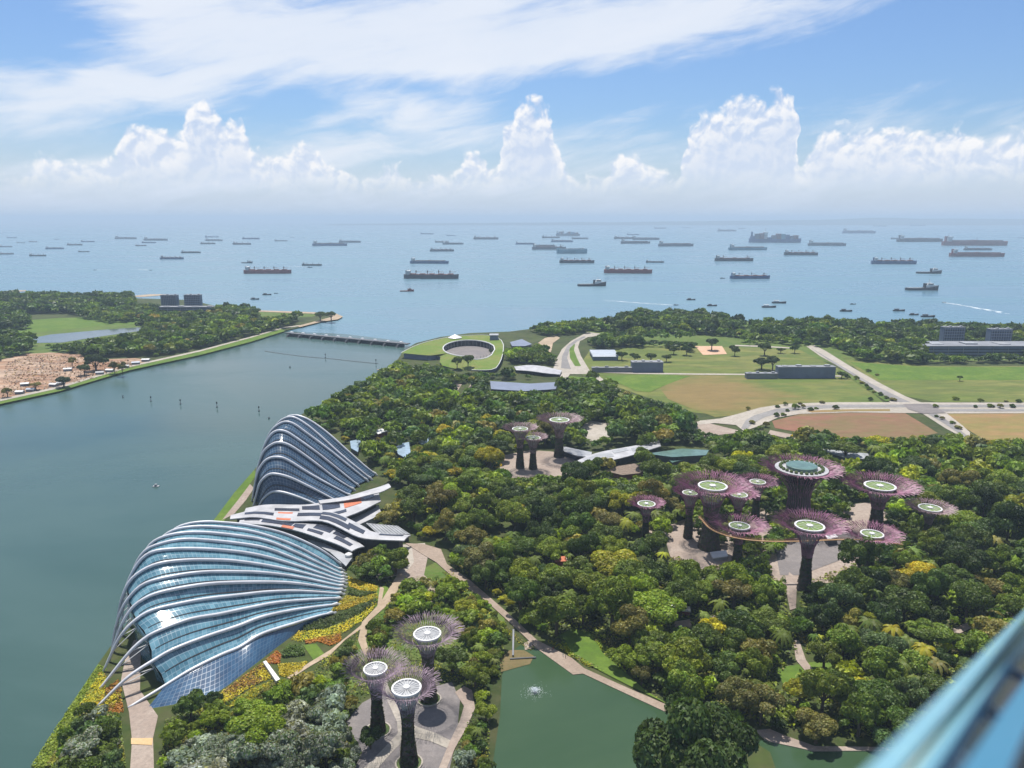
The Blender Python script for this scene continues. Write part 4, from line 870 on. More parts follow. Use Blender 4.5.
roofed('glasshouse', 'long dark blue glass-roofed shed hidden in the trees before the grass-roofed building', 'shed', [(490, 381), (530, 383.5), (557, 382), (556, 389), (525, 391), (491, 389)], 6, 'wallblue', 'black')
wavy_roof('link_canopy', 'pale curved canopy running from the trees to the curving drive', 'canopy', [(514, 366.5), (530, 365), (545, 366.5), (562, 370.5)], [(516, 370), (530, 371), (545, 373), (560, 374.5)], [6, 7, 7, 5], LAND, wm='dgrey')
roofed('culvert_roof', 'dark curved roof beside the pale dunes right of the grass-roofed building', 'shelter', [(510, 342), (522, 339), (532, 344), (525, 346), (512, 346)], 6, 'wallblue', 'podium')
roofed('small_pavilion', 'small white canopy in the trees right of the tall dome', 'pavilion', [(373, 431), (382, 428.5), (388, 431), (378, 434)], 7, 'white', 'redbrown')
roofed('small_pavilion', 'pale blue glass roof in the trees close to the right foot of the tall dome', 'pavilion', [(350, 441), (362, 438.5), (359, 446), (358, 452), (351, 448)], 6, 'paleblue', 'dgrey')
roofed('small_pavilion', 'pale blue leaf-shaped roof deep in the trees right of the tall dome', 'pavilion', [(395.5, 447), (401, 443.5), (409, 442), (410.5, 452), (406, 458), (398, 454)], 7, 'paleblue', 'dgrey')
roofed('small_pavilion', 'slim pale blue roof right of the leaf-shaped roof', 'pavilion', [(418, 440), (431, 437), (430, 443.5), (421, 444)], 7, 'paleblue', 'dgrey')
wavy_roof('garden_canopy', 'long white serpentine canopy with grey panels right of the far supertrees', 'canopy', [(572, 463), (590, 455), (607, 450.5), (632, 446), (659, 440.5)], [(584, 467), (598, 461), (614, 459.5), (634, 454.5), (661, 446)], [8, 9, 10, 9, 8], LAND,
    solar=[(0.1, 0.42, .3, .75), (0.45, 0.62, .2, .5), (0.66, 0.85, .35, .7)], sm='grey')
wavy_roof('garden_canopy', 'short grey canopy joining the far supertrees to the serpentine canopy', 'canopy', [(563, 446), (576, 449), (592, 452)], [(563, 451), (577, 455.5), (591, 457)], [7, 8, 8], LAND, m='grey')
roofed('glasshouse', 'long flat green glass roof right of the serpentine canopy', 'shelter', [(647, 453.5), (682, 448.5), (709, 450), (706, 455), (672, 457)], 8, 'greenglass', 'dgrey')
roofed('glasshouse', 'low green roof in front of the long flat green glass roof', 'shelter', [(668, 459), (682, 456.5), (690, 458), (672, 462.5)], 5, 'greenglass', 'dgrey')
roofed('thatched_hut', 'brown thatched roof among trees below the serpentine canopy', 'hut', [(606, 471), (618, 466), (634, 463.5), (649, 467), (640, 473), (622, 475)], 6, 'thatch', 'redbrown')
roofed('slatted_shelter', 'grey slatted roof behind the giant supertree', 'shelter', [(813, 448), (868, 453.5), (871, 459.5), (843, 457)], 7, 'grey', 'dgrey', ribs=6)
roofed('lake_shelter', 'white roofed shelter with a red-brown front in the trees above the lake', 'shelter', [(662.5, 604), (690, 606.5), (691, 611.5), (663, 608.5)], 4.5, 'white', 'redbrown', ribs=5)
roofed('stone_shelter', 'dark brown pitched roof amid palms at the lower right', 'shelter', [(874, 642), (890, 645), (893, 651), (877, 651)], 6, 'redbrown', 'black', slope=1.5)
roofed('tarmac_shelter', 'dark red tiled roof between trees left of the boardwalk bend', 'shelter', [(553, 557), (565, 556), (567, 561), (555, 562)], 5, 'orange', 'redbrown')
roofed('lake_hut', 'white box kiosk at the foot of the grove supertrees', 'kiosk', [(710, 552), (726, 550), (728, 556), (713, 558)], 4.5, 'white', 'offwhite')
p = g(839, 538, 9); roofed('stage_roof', 'white tilted stage roof on the grove plaza', 'stage', [(824, 534), (834, 532.5), (838, 537), (828, 539)], 7, 'white', 'dgrey')

# ------------------------------------------------------------------ vegetation
PAL = dict(dark=(0.072, 0.114, 0.014), deep=(0.040, 0.068, 0.012), mid=(0.130, 0.180, 0.018), bright=(0.20, 0.265, 0.018), lime=(0.30, 0.31, 0.02), olive=(0.18, 0.168, 0.038),
           golden=(0.43, 0.36, 0.014), yellow=(0.36, 0.32, 0.016), silver=(0.215, 0.245, 0.19), blue=(0.085, 0.135, 0.040), rust=(0.132, 0.128, 0.036), orange=(0.42, 0.14, 0.02), palm=(0.13, 0.17, 0.026))
WORD = dict(dark='dark green', deep='very dark green', mid='mid green', bright='bright green', lime='lime green', olive='olive green', golden='golden yellow', yellow='yellow-green', silver='silvery grey', blue='bluish green', rust='brownish green', palm='feathery')
def crown(shape, nq, leaf, r):
    """leaf rhombs through the volume of a lumpy crown of unit radius; returns quads and a lightness per leaf"""
    if shape == 'palm':
        Q = []; Ts = []
        nf = 15
        for i in range(nf):
            an = 2 * pi * i / nf + r.uniform(-.2, .2); lift = r.uniform(.15, .75); L = r.uniform(.8, 1.05); tn = r.uniform(-.15, .15)
            prev = np.array([0, 0, 1.75]); w0 = .13
            for s in range(6):
                f = (s + 1) / 6; p = np.array([cos(an) * L * f, sin(an) * L * f, 1.75 + lift * f - 0.95 * f * f]); sd = np.array([-sin(an), cos(an), 0])
                wa = w0 * (1.2 - abs(s / 6 - .35)); wb = w0 * (1.2 - abs(f - .35)) if s < 5 else .02; dr = np.array([0, 0, -.08])
                Q.append([prev, prev + sd * wa + dr, p + sd * wb + dr, p]); Q.append([prev, p, p - sd * wb + dr, prev - sd * wa + dr]); Ts += [1 + tn, .85 + tn]; prev = p
        return np.array(Q), np.array(Ts)
    nl = dict(round=14, wide=18, tall=12, bush=8, fan=10)[shape]; rz = dict(round=.72, wide=.42, tall=1.25, bush=.6, fan=.6)[shape]; zc = dict(round=1.05, wide=1.15, tall=1.35, bush=.5, fan=.9)[shape]
    C = []; Rl = []
    for i in range(nl):
        an = i * 2.4 + r.uniform(-.4, .4); rr = math.sqrt((i + .5) / nl) * r.uniform(.6, .92); h = math.sqrt(max(0, 1 - rr * rr)) * rz * r.uniform(.25, 1.05)
        C.append((rr * cos(an), rr * sin(an), zc + h - rz * .45)); Rl.append(r.uniform(.17, .44) if shape != 'tall' else r.uniform(.3, .42))
    C = np.array(C); Rl = np.array(Rl); rg = np.random.default_rng(r.randrange(1 << 30))
    n = int(nq * 2.2); li = rg.choice(nl, n, p=Rl ** 2 / (Rl ** 2).sum()); d = rg.normal(size=(n, 3)); d[:, 2] = np.abs(d[:, 2]) * 1.0 - 0.35 * rg.random(n); d /= np.linalg.norm(d, axis=1)[:, None]
    rad = 0.72 + 0.36 * rg.random(n) ** .6; P = C[li] + d * (Rl[li] * rad)[:, None] * np.array([1, 1, .85])
    D = np.linalg.norm((P[:, None, :] - C[None]) / Rl[None, :, None], axis=2); D[np.arange(n), li] = 9
    keep = (D.min(1) > .74); P = P[keep][:nq]; d = d[keep][:nq]; n = len(P); lob = li[keep][:nq]
    a = d + rg.normal(size=(n, 3)) * .55; a /= np.linalg.norm(a, axis=1)[:, None]
    t1 = np.cross(a, rg.normal(size=(n, 3))); t1 /= np.linalg.norm(t1, axis=1)[:, None]; t2 = np.cross(a, t1); s = leaf * rg.uniform(.6, 1.45, n)[:, None]
    Q = np.stack([P - t1 * s, P + t2 * s * .62 + a * s * .12, P + t1 * s, P - t2 * s * .62 + a * s * .12], axis=1)
    lt = rg.uniform(.72, 1.32, nl)
    return Q, (rg.uniform(.72, 1.3, n) * lt[lob])
_trunks = {}
def trunk_mesh(shape):
    if shape in _trunks: return _trunks[shape]
    b = MB(); zt = dict(round=.95, wide=1.0, tall=1.2, bush=.4, palm=1.78, fan=.8)[shape]; r0 = dict(round=.07, wide=.085, tall=.06, bush=.05, palm=.045, fan=.05)[shape]
    b.tube([(0, 0, -.05), (.02, .01, zt * .4), (-.01, .02, zt * .75), (0, 0, zt)], [r0 * 1.25, r0, r0 * .8, r0 * .5], 7)
    if shape != 'palm':
        for i in range(5):
            an = i * 2 * pi / 5; b.tube([(0, 0, zt * .55), (.25 * cos(an), .25 * sin(an), zt * .85), (.5 * cos(an), .5 * sin(an), zt * 1.02)], [r0 * .5, r0 * .35, r0 * .15], 5)
    o = b.build('trunk', M['bark']); me = o.data; bpy.data.objects.remove(o); _trunks[shape] = me; return me
_crowns = {}
def crown_mesh(shape, pal, k, nq, leaf):
    key = (shape, pal, k)
    if key in _crowns: return _crowns[key]
    r = random.Random(len(pal) * 17 + sum(map(ord, shape + pal)) + k * 131)
    Q, t = crown(shape, nq, leaf, r); base = np.array(PAL[pal]); rg = np.random.default_rng(k + len(_crowns))
    hue = rg.normal(size=(len(Q), 1)) * np.array([.10, .02, .02]); cols = np.clip(base[None] * t[:, None] * (1 + hue), .004, .8)
    if pal == 'golden':                                   # blossom over green leaves
        gm = rg.random(len(Q)) < .35; cols[gm] = np.array(PAL['mid']) * t[gm][:, None]
    if pal == 'silver':
        gm = rg.random(len(Q)) < .25; cols[gm] = np.array(PAL['blue']) * t[gm][:, None]
    o = leaf_object('crown', Q, cols); me = o.data; bpy.data.objects.remove(o); _crowns[key] = me; return me
NAMES = dict(round='tree', wide='rain_tree', tall='tree', bush='shrub', palm='palm_tree', fan='shrub')
def plant_tree(p, R, shape, pal, k, label, cat, group, rz):
    root = empty(dict(round='broadleaf_tree', wide='spreading_tree', tall='tall_tree', bush='shrub', palm='palm_tree')[shape], p, label, cat, group, rz, R)
    if shape != 'palm': root.scale = (R * rng.uniform(.86, 1.12), R * rng.uniform(.86, 1.12), R * rng.uniform(.8, 1.3))
    nq, lf, kk = (11000, .040, 20) if R > 15 else ((5600, .056, 10) if R > 9 else (3600, .070, 0))
    if shape == 'bush': nq, lf = 2200, .09
    obj('crown', crown_mesh(shape, pal, k + kk, nq, lf), root); obj('trunk', trunk_mesh(shape), root)
    return root

# where things are kept clear of trees (survey pixels)
BASE_CLEAR = [BAY]
CLEAR = [LAKE, PROM, [(664, 535), (684, 520), (692, 540), (712, 548), (735, 545), (742, 560), (700, 570), (675, 555)], [(742, 522), (765, 515), (770, 530), (748, 535)], [(780, 548), (850, 525), (846, 505), (872, 502), (886, 520), (884, 545), (850, 566), (815, 580), (790, 578)], [(768, 560), (790, 545), (795, 570), (775, 580)],
    [(97, 712), (94, 690), (103, 655), (155, 588), (200, 562), (300, 552), (350, 570), (348, 600), (340, 622), (285, 655), (220, 700), (165, 722), (160, 770), (126, 770), (120, 715)],
    [(246, 512), (256, 485), (275, 462), (300, 458), (335, 460), (362, 467), (384, 478), (392, 490), (385, 505), (340, 520)],
    [(225, 525), (232, 505), (330, 495), (385, 480), (395, 490), (384, 512), (345, 520), (380, 530), (415, 531), (418, 542), (375, 545), (358, 556), (345, 560), (310, 545), (240, 525)],
    [(346, 722), (362, 700), (385, 680), (420, 690), (452, 682), (474, 690), (476, 708), (458, 745), (445, 790), (345, 790), (362, 752)],
    [(410, 545), (424, 545), (428, 556), (424, 575), (414, 580), (398, 576), (408, 566)],
    [(399, 572), (406, 576), (384, 610), (368, 624), (366, 655), (357, 655), (358, 622)],
    [(345, 570), (378, 582), (388, 585), (384, 608), (330, 655), (285, 680), (215, 706), (218, 694), (300, 632), (343, 603)],
    [(402, 352), (420, 340), (470, 333), (500, 335), (506, 345), (503, 372), (455, 374), (440, 366), (402, 364)],
    [(488, 380), (556, 380), (558, 390), (490, 391)], [(512, 364), (562, 366), (562, 377), (514, 374)], [(506, 338), (533, 338), (534, 348), (508, 348)],
    [(372, 427), (389, 427), (389, 437), (374, 437)], [(349, 438), (363, 438), (360, 453), (350, 452)], [(395, 441), (412, 441), (412, 459), (396, 459)], [(417, 439), (432, 437), (430, 446), (418, 446)],
    [(563, 445), (592, 452), (632, 444), (661, 439), (662, 445), (632, 454), (585, 464), (562, 457)], [(646, 452), (682, 446), (711, 449), (707, 459), (690, 460), (672, 464)], [(605, 470), (632, 462), (651, 467), (640, 476), (615, 478)],
    [(812, 446), (870, 452), (872, 463), (842, 460)], [(660, 602), (692, 605), (692, 616), (662, 614)], [(872, 640), (893, 643), (895, 655), (875, 655)], [(551, 556), (568, 555), (568, 567), (553, 567)],
    [(502, 455), (530, 448), (562, 450), (578, 460), (568, 476), (520, 478), (502, 473)], [(583, 428), (589, 421), (610, 425), (612, 431), (600, 439), (590, 439)],
    [(640, 335), (700, 336), (742, 339), (742, 343), (690, 342), (640, 340)], [(760, 343), (845, 349), (840, 353), (760, 347)],
    [(447, 393), (455, 384), (475, 384), (470, 395)], [(684, 423), (720, 417), (752, 428), (720, 437)], [(934, 635), (968, 620), (976, 627), (940, 646)], [(784, 568), (800, 572), (800, 612), (788, 612)], [(560, 636), (572, 630), (590, 634), (604, 655), (630, 676), (660, 700), (626, 684), (587, 664), (573, 655)], [(793, 640), (799, 640), (818, 676), (806, 676)], [(672, 620), (690, 618), (692, 629), (676, 629)], [(523, 641), (532, 639), (534, 650), (525, 651)],
    [(770, 440), (776, 428), (770, 420), (720, 418), (690, 412), (668, 402), (640, 394), (600, 375), (1100, 366), (1100, 443), (985, 439), (960, 435), (900, 438), (860, 437), (812, 431)],
    [(810, 345), (840, 362), (870, 380), (850, 372), (820, 358), (803, 347)], [(592, 363), (592, 350), (620, 350), (620, 362), (665, 362), (665, 374), (592, 375)], [(742, 367), (836, 366), (836, 379), (742, 380)], [(694, 345), (723, 345), (728, 355), (702, 356)],
    [(550, 378), (556, 358), (570, 340), (590, 331), (603, 334), (582, 342), (584, 358), (594, 374), (585, 378)], [(925, 345), (1030, 345), (1030, 354), (925, 354)], [(158, 304), (216, 304), (216, 311), (158, 311)],
    [(27, 343), (50, 334), (100, 329), (143, 326), (140, 332), (100, 338), (62, 344)], [(0, 362), (25, 355), (80, 354), (95, 360), (148, 358), (142, 366), (110, 376), (60, 388), (0, 399)],
    [(283, 332), (300, 329), (410, 340), (408, 348), (300, 340)], [(488, 680), (505, 676), (503, 740), (490, 768)], [(790, 655), (835, 652), (838, 668), (800, 672), (788, 690), (775, 690)],
    ]
CLEARB = [(np.array(p)[:, 0].min(), np.array(p)[:, 0].max(), np.array(p)[:, 1].min(), np.array(p)[:, 1].max(), p) for p in CLEAR]
def clear_ok(u, v):
    ok = np.ones(np.shape(u), bool)
    for x0, x1, y0, y1, p in CLEARB:
        m_ = ok & (u >= x0) & (u <= x1) & (v >= y0) & (v <= y1)
        if m_.any(): ok[m_] &= ~inpoly(u[m_], v[m_], p)
    return ok
STREES = [(409, 764, 688, 34), (378, 731, 669, 33), (429, 700, 634, 36), (797, 522, 469, 40), (709, 548, 486, 38), (875, 532, 486, 38), (804, 590, 526, 37), (645, 541, 504, 19), (688, 538, 493, 18), (736, 540, 495, 20), (755, 519, 482, 22), (737, 562, 526, 29), (868, 572, 534, 30), (926, 541, 508, 24), (520, 468, 429, 18), (533, 469, 438, 15), (559, 457, 420, 23)]
STP = [(u, vb, vh, can, g(u, vb)) for u, vb, vh, can in STREES]
def no_hide(x, y, R, uc, pr, vt):
    """trees neither grow into a supertree nor hide more than its foot"""
    ok = np.ones(len(x), bool)
    for u, vb, vh, can, p in STP:
        ok &= ~(((x - p.x) ** 2 + (y - p.y) ** 2) < (R * .8 + 4) ** 2)
        ok &= ~((y < p.y) & (np.abs(uc - u) < can * .75 + pr * .8) & (vt < vb - (.30 if vb < 600 else .08) * (vb - vh)))
    return ok
# planting zones: polygon, palette weights, crown radius range, shape weights, fill factor
Z = []
def zone(poly, pal, R, shapes=dict(round=3, wide=1), fill=1.0, n=None): Z.append((poly, pal, R, shapes, fill))
zone([(662, 528), (690, 517), (725, 520), (760, 495), (845, 490), (890, 500), (908, 538), (890, 565), (830, 600), (800, 640), (760, 600), (690, 577), (670, 556)], dict(dark=4, deep=2, mid=3, bright=.6), (3.2, 6), dict(round=3, palm=1), .8)
zone([(285, 440), (305, 413), (335, 399), (372, 384), (395, 364), (440, 371), (500, 373), (560, 377), (600, 388), (640, 402), (690, 420), (760, 445), (720, 470), (600, 440), (500, 440), (440, 470), (400, 490), (370, 465), (340, 430)],
     dict(dark=5, mid=3, deep=2, blue=2, olive=.6, bright=.4), (4.5, 9), dict(round=4, wide=1, tall=.6, palm=.8))
zone([(430, 380), (500, 373), (560, 377), (605, 390), (640, 403), (690, 420), (640, 440), (560, 420), (470, 420)], dict(dark=4, deep=4, mid=1.5, blue=2), (5, 9), dict(round=4, wide=1), .4)
zone([(440, 470), (500, 440), (600, 440), (720, 470), (800, 440), (900, 440), (1024, 445), (1180, 455), (1180, 600), (1000, 560), (900, 540), (640, 560), (540, 540), (450, 545), (410, 530), (400, 490)],
     dict(dark=4, mid=5, deep=1.5, blue=1.2, olive=1, bright=1.4, lime=.5), (5.0, 10), dict(round=4, wide=1.2, tall=.4, palm=.8))
zone([(440, 545), (540, 540), (640, 560), (900, 540), (1000, 560), (1180, 600), (1180, 830), (880, 830), (880, 742), (810, 740), (770, 728), (705, 725), (668, 700), (585, 660), (540, 636), (505, 606), (470, 576), (448, 558)],
     dict(dark=4, mid=4, deep=1.5, bright=1.6, lime=.5, olive=1.2, blue=1, rust=.5), (4.0, 8.5), dict(round=4, wide=1.4, tall=.8, palm=2.4), .84)
zone([(385, 440), (420, 430), (520, 440), (520, 470), (480, 480), (400, 478)], dict(yellow=3, golden=1.2, mid=2, bright=1.2), (5, 8), dict(round=3, wide=2), .35)
zone([(376, 500), (440, 490), (480, 495), (470, 530), (420, 540), (380, 525)], dict(olive=3, lime=1.2, mid=2, yellow=1.0), (4, 7), dict(round=3), .5)
zone([(780, 432), (860, 440), (985, 441), (1024, 446), (1024, 458), (900, 452), (800, 446)], dict(bright=2, lime=2, golden=.5, yellow=1.2, mid=2), (3.5, 6.5), dict(round=3, wide=1), .9)
# gardens between the low dome and the boardwalk
zone([(360, 545), (400, 555), (415, 575), (400, 590), (380, 585), (352, 572)], dict(dark=2, mid=2, rust=1.0, olive=1), (3, 5.5), dict(round=3, bush=1), .9)
zone([(400, 590), (425, 582), (455, 584), (500, 615), (505, 650), (492, 700), (478, 720), (470, 690), (470, 650), (430, 615), (400, 620)], dict(bright=3, mid=3, olive=1.4, dark=1, lime=1), (2.4, 4.8), dict(round=3, bush=2, palm=.6), .9)
zone([(472, 660), (502, 640), (498, 716), (488, 760), (470, 745), (476, 700)], dict(dark=3, mid=3, deep=1, bright=1), (3, 5.2), dict(round=3, palm=1.2, bush=1), .9)
zone([(360, 600), (398, 575), (400, 625), (372, 660), (340, 690), (330, 660)], dict(mid=2, dark=2, olive=2, blue=.6), (2, 4.2), dict(round=2, bush=3, palm=.4), .8)
zone([(225, 742), (262, 722), (300, 712), (335, 700), (350, 720), (366, 755), (350, 830), (175, 830), (180, 750)], dict(silver=8, blue=.8, mid=.4), (2.6, 4.6), dict(round=3, bush=1), 1.0)
zone([(160, 720), (215, 708), (290, 680), (345, 690), (362, 752), (345, 830), (160, 830)], dict(mid=3, bright=2, dark=2, olive=1), (3, 5.5), dict(round=3, bush=1.4, palm=.3), 1.0)
zone([(40, 800), (75, 720), (130, 712), (130, 830), (30, 830)], dict(silver=1.5, mid=2, dark=2, blue=2), (2.5, 4.2), dict(round=3, bush=1), 1.0)
zone([(440, 700), (475, 690), (490, 770), (480, 830), (440, 830)], dict(olive=2, silver=1, dark=2, mid=2), (2.2, 3.8), dict(round=2, bush=2), .8)
zone([(213, 521), (234, 494), (254, 470), (257, 480), (238, 505), (226, 523)], dict(mid=2, bright=2, dark=1), (2.5, 4), dict(bush=2, round=1), .9)
# belts along the shores
zone([(606, 330), (625, 321), (680, 319), (720, 322), (745, 327), (725, 336), (680, 334), (640, 332)], dict(dark=4, deep=4, mid=1), (7, 11), dict(round=4), 1.0)
zone([(530, 331), (600, 325), (612, 330), (588, 334), (545, 337)], dict(dark=3, mid=3), (5, 8), dict(round=3), .7)
zone([(745, 328), (800, 325), (930, 330), (1100, 334), (1300, 338), (1300, 352), (1024, 346), (925, 346), (920, 362), (860, 361), (842, 350), (800, 343), (760, 340)], dict(dark=5, deep=4, mid=1.5), (5.5, 9.5), dict(round=4, wide=1), .62)
zone([(840, 352), (925, 354), (1024, 354), (1100, 356), (1100, 364), (930, 364), (868, 362)], dict(dark=5, deep=4, mid=1), (7, 11), dict(round=4), 1.0)
zone([(588, 345), (615, 338), (660, 336), (690, 338), (700, 346), (690, 352), (660, 347), (620, 348), (598, 350)], dict(dark=4, deep=4, mid=1), (6, 9), dict(round=4), .8)
zone([(640, 332), (740, 336), (830, 344), (800, 348), (730, 344), (640, 340)], dict(dark=3, mid=3), (4, 7), dict(round=3), .35)
zone([(506, 346), (534, 346), (552, 360), (552, 368), (512, 364), (505, 356)], dict(dark=3, mid=3, bright=.6), (4.5, 7), dict(round=3), .9)
zone([(440, 366), (470, 369), (500, 371), (512, 374), (556, 374), (556, 380), (440, 376)], dict(dark=3, mid=2, bright=.6), (4.5, 7), dict(round=3), .8)
zone([(-60, 300), (20, 299), (75, 300), (130, 299), (134, 306), (120, 312), (60, 314), (-60, 314)], dict(dark=4, deep=4, mid=1), (7, 11), dict(round=4), 1.0)
zone([(134, 312), (160, 311), (220, 311), (250, 311), (260, 318), (250, 326), (170, 326), (140, 322)], dict(dark=4, deep=3, mid=2, olive=.6), (5, 9), dict(round=4, wide=1), .6)
zone([(140, 326), (250, 324), (300, 320), (285, 328), (250, 336), (200, 349), (150, 358), (140, 340)], dict(dark=4, deep=3, mid=3, olive=1, bright=.5), (4.5, 8.5), dict(round=4, wide=1, palm=.5), .68)
zone([(-60, 340), (28, 343), (30, 356), (0, 360), (-60, 372)], dict(deep=4, dark=3), (8, 11), dict(round=4), 1.0)
zone([(36, 346), (100, 339), (142, 332), (146, 356), (95, 358), (60, 352)], dict(dark=4, deep=3, mid=1), (6, 10), dict(round=4), .85)
zone([(-60, 318), (20, 318), (28, 330), (-60, 334)], dict(dark=4, deep=3), (8, 12), dict(round=4), .9)
zone([(70, 314), (150, 312), (150, 322), (110, 324), (90, 320)], dict(mid=4, dark=3), (6, 9), dict(round=4, wide=2), .4)

# trees one can point to: u, v of the crown's middle, pixel radius, shape, palette, label
SPEC = [
 (697, 745, 62, 'round', 'deep', 'huge dark green tree at the bottom edge in front of the lake', 'tree'),
 (684, 662, 24, 'round', 'bright', 'vivid bright green domed tree just above the lakeside boardwalk'),
 (612, 606, 27, 'round', 'mid', 'large round-crowned tree standing above the middle of the boardwalk'),
 (650, 636, 24, 'round', 'mid', 'broad green tree between the vivid domed tree and the boardwalk lawn'),
 (655, 604, 24, 'wide', 'bright', 'light green spreading tree left of the white lake shelter'),
 (557, 612, 24, 'round', 'mid', 'tall rounded tree casting shade on the boardwalk bend'),
 (520, 596, 20, 'round', 'dark', 'dark tree close over the straight part of the boardwalk'),
 (642, 674, 11, 'round', 'rust', 'small brownish tree on the lakeside lawn'),
 (617, 553, 26, 'wide', 'lime', 'big yellow-green spreading tree left of the grove supertrees'),
 (580, 568, 22, 'round', 'mid', 'mid green tree below the big yellow-green spreading tree'),
 (592, 585, 18, 'round', 'bright', 'fresh green tree in front of the big yellow-green spreading tree'),
 (735, 690, 24, 'round', 'rust', 'brownish olive tree right of the vivid domed tree'),
 (758, 650, 20, 'round', 'olive', 'olive tree upslope of the brownish olive tree'),
 (762, 700, 20, 'tall', 'rust', 'tall brownish tree right of the huge dark tree'),
 (818, 720, 24, 'round', 'olive', 'olive tree over the right end of the lake path'),
 (860, 715, 22, 'round', 'dark', 'dark bushy tree just above the far lake path beside the railing'),
 (866, 688, 15, 'round', 'yellow', 'yellow-green tree amid dark trees above the lake path'),
 (930, 590, 20, 'round', 'dark', 'dark tree behind the dark brown hut'),
 (905, 600, 24, 'wide', 'dark', 'dark spreading tree beside the short pale path at the right'),
 (968, 600, 22, 'round', 'dark', 'dark round tree right of the short pale path at the right'),
 (860, 557, 22, 'round', 'dark', 'dark tree directly under the skyway at its right end'),
 (915, 570, 20, 'round', 'yellow', 'yellow-green flowering tree beside the right end of the skyway'),
 (960, 560, 22, 'wide', 'deep', 'wide very dark tree right of the pale pink supertree'),
 (1015, 505, 16, 'round', 'lime', 'lime green tree at the right margin level with the pale pink supertree'),
 (800, 690, 15, 'wide', 'lime', 'low lime green spreading tree left of the winding garden path'),
 (745, 635, 18, 'round', 'dark', 'dark tree left of the slim winding garden path'),
 (190, 704, 17, 'round', 'dark', 'dark domed tree at the front left corner of the low dome'),
 (212, 700, 9, 'round', 'deep', 'small dark tree right of the dark domed tree at the dome corner'),
 (262, 722, 26, 'wide', 'bright', 'fresh green low tree between the yellow beds and the silvery trees'),
 (395, 560, 14, 'round', 'mid', 'round tree on the court under the narrow roof tail'),
 (362, 566, 13, 'round', 'dark', 'dark tree at the right tip of the low dome'),
 (388, 515, 12, 'round', 'olive', 'olive tree in front of the white-walled annex'),
 (440, 502, 16, 'wide', 'olive', 'broad olive tree behind the plaza of the wavy roofs'),
 (395, 473, 10, 'wide', 'golden', 'golden spreading tree nearest the right foot of the tall dome'),
 (345, 438, 5, 'round', 'golden', 'small golden tree against the back of the tall dome'),
 (379, 443, 6, 'wide', 'yellow', 'small yellow-green tree below the small white canopy'),
 (427, 457, 12, 'wide', 'yellow', 'wide yellow-green tree below the leaf-shaped roof'),
 (444, 432, 10, 'wide', 'yellow', 'yellow-green tree highest up in the wood right of the leaf-shaped roof'),
 (452, 474, 11, 'wide', 'golden', 'golden tree in the middle of the yellow-flowering group'),
 (489, 461, 16, 'wide', 'yellow', 'long yellow-green tree at the right end of the yellow-flowering group'),
 (491, 352, 3.2, 'round', 'dark', 'small dark tree growing inside the round courtyard'),
 (487, 421, 8, 'wide', 'golden', 'golden tree far up beside the far supertrees'),
 (502, 437, 9, 'wide', 'lime', 'lime green tree just left of the far supertrees'),
 (480, 519, 11, 'round', 'yellow', 'yellow-green tree among dark trees right of the plaza path'),
 (519, 512, 12, 'round', 'golden', 'golden tree midway between the plaza path and the lone supertree'),
 (880, 439, 11, 'wide', 'golden', 'golden tree below the brown field by the crossroads'),
 (456, 562, 7, 'round', 'mid', 'small trimmed tree on the upper fork of the boardwalk'),
 (446, 591, 11, 'round', 'bright', 'bright green bushy tree just left of the boardwalk fork'),
 (466, 606, 12, 'wide', 'lime', 'lime green low tree along the inner edge of the boardwalk'),
 (497, 591, 5, 'round', 'lime', 'first of three lime balls along the boardwalk, nearest the fork', 'shrub'),
 (503, 597, 5, 'round', 'lime', 'middle of three lime balls along the boardwalk', 'shrub'),
 (509, 603, 5, 'round', 'lime', 'last of three lime balls along the boardwalk, nearest the lake', 'shrub'),
 (452, 655, 18, 'wide', 'dark', 'dark leafy tree right of the rearmost mauve supertree'),
 (475, 672, 16, 'round', 'mid', 'mid green tree between the mauve supertrees and the lake'),
 (486, 708, 13, 'round', 'bright', 'bright green tree at the lake edge beside the grey plaza'),
 (370, 738, 12, 'round', 'deep', 'very dark tree at the left foot of the closest supertree'),
 (82, 740, 20, 'round', 'silver', 'silvery tree at the lower left corner by the bay'),
 (320, 712, 16, 'round', 'silver', 'silvery tree nearest the grey plaza'),
 (280, 745, 22, 'round', 'silver', 'big silvery tree in the middle of the silvery group'),
 (245, 752, 18, 'round', 'silver', 'silvery tree at the left of the silvery group'),
 (325, 748, 20, 'round', 'silver', 'silvery tree at the right of the silvery group'),
 (210, 750, 14, 'round', 'silver', 'silvery bush beside the path end'),
 (870, 622, 15, 'palm', 'palm', 'feathery palm behind the dark brown pitched roof'),
 (850, 628, 14, 'palm', 'palm', 'feathery palm left of the dark brown pitched roof'),
 (893, 628, 14, 'palm', 'yellow', 'yellowing palm just behind the dark brown pitched roof'),
 (908, 640, 14, 'palm', 'palm', 'feathery palm right of the dark brown pitched roof'),
 (925, 648, 15, 'palm', 'yellow', 'yellowing palm left of the short pale path'),
 (900, 662, 15, 'palm', 'palm', 'feathery palm in front of the dark brown pitched roof'),
 (937, 662, 15, 'palm', 'olive', 'drooping olive palm close below the short pale path'),
 (940, 684, 20, 'wide', 'dark', 'dark tree touching the blurred railing below the short pale path'),
]
trees = []           # x, y, R, shape, palette
def ground_under(u, v, r, shape):
    """where a tree stands whose crown's middle is seen at u, v with pixel radius r"""
    hz = dict(round=1.1, wide=1.1, tall=1.4, bush=.5, palm=1.7)[shape]; p = g(u, v)
    for _ in range(4):
        R = r * mpp(p); p = g(u, v, LAND + hz * R)
    return p.x, p.y, r * mpp(p)
occ = {}
def add_occ(x, y, R):
    occ.setdefault((int(x // 24), int(y // 24)), []).append((x, y, R))
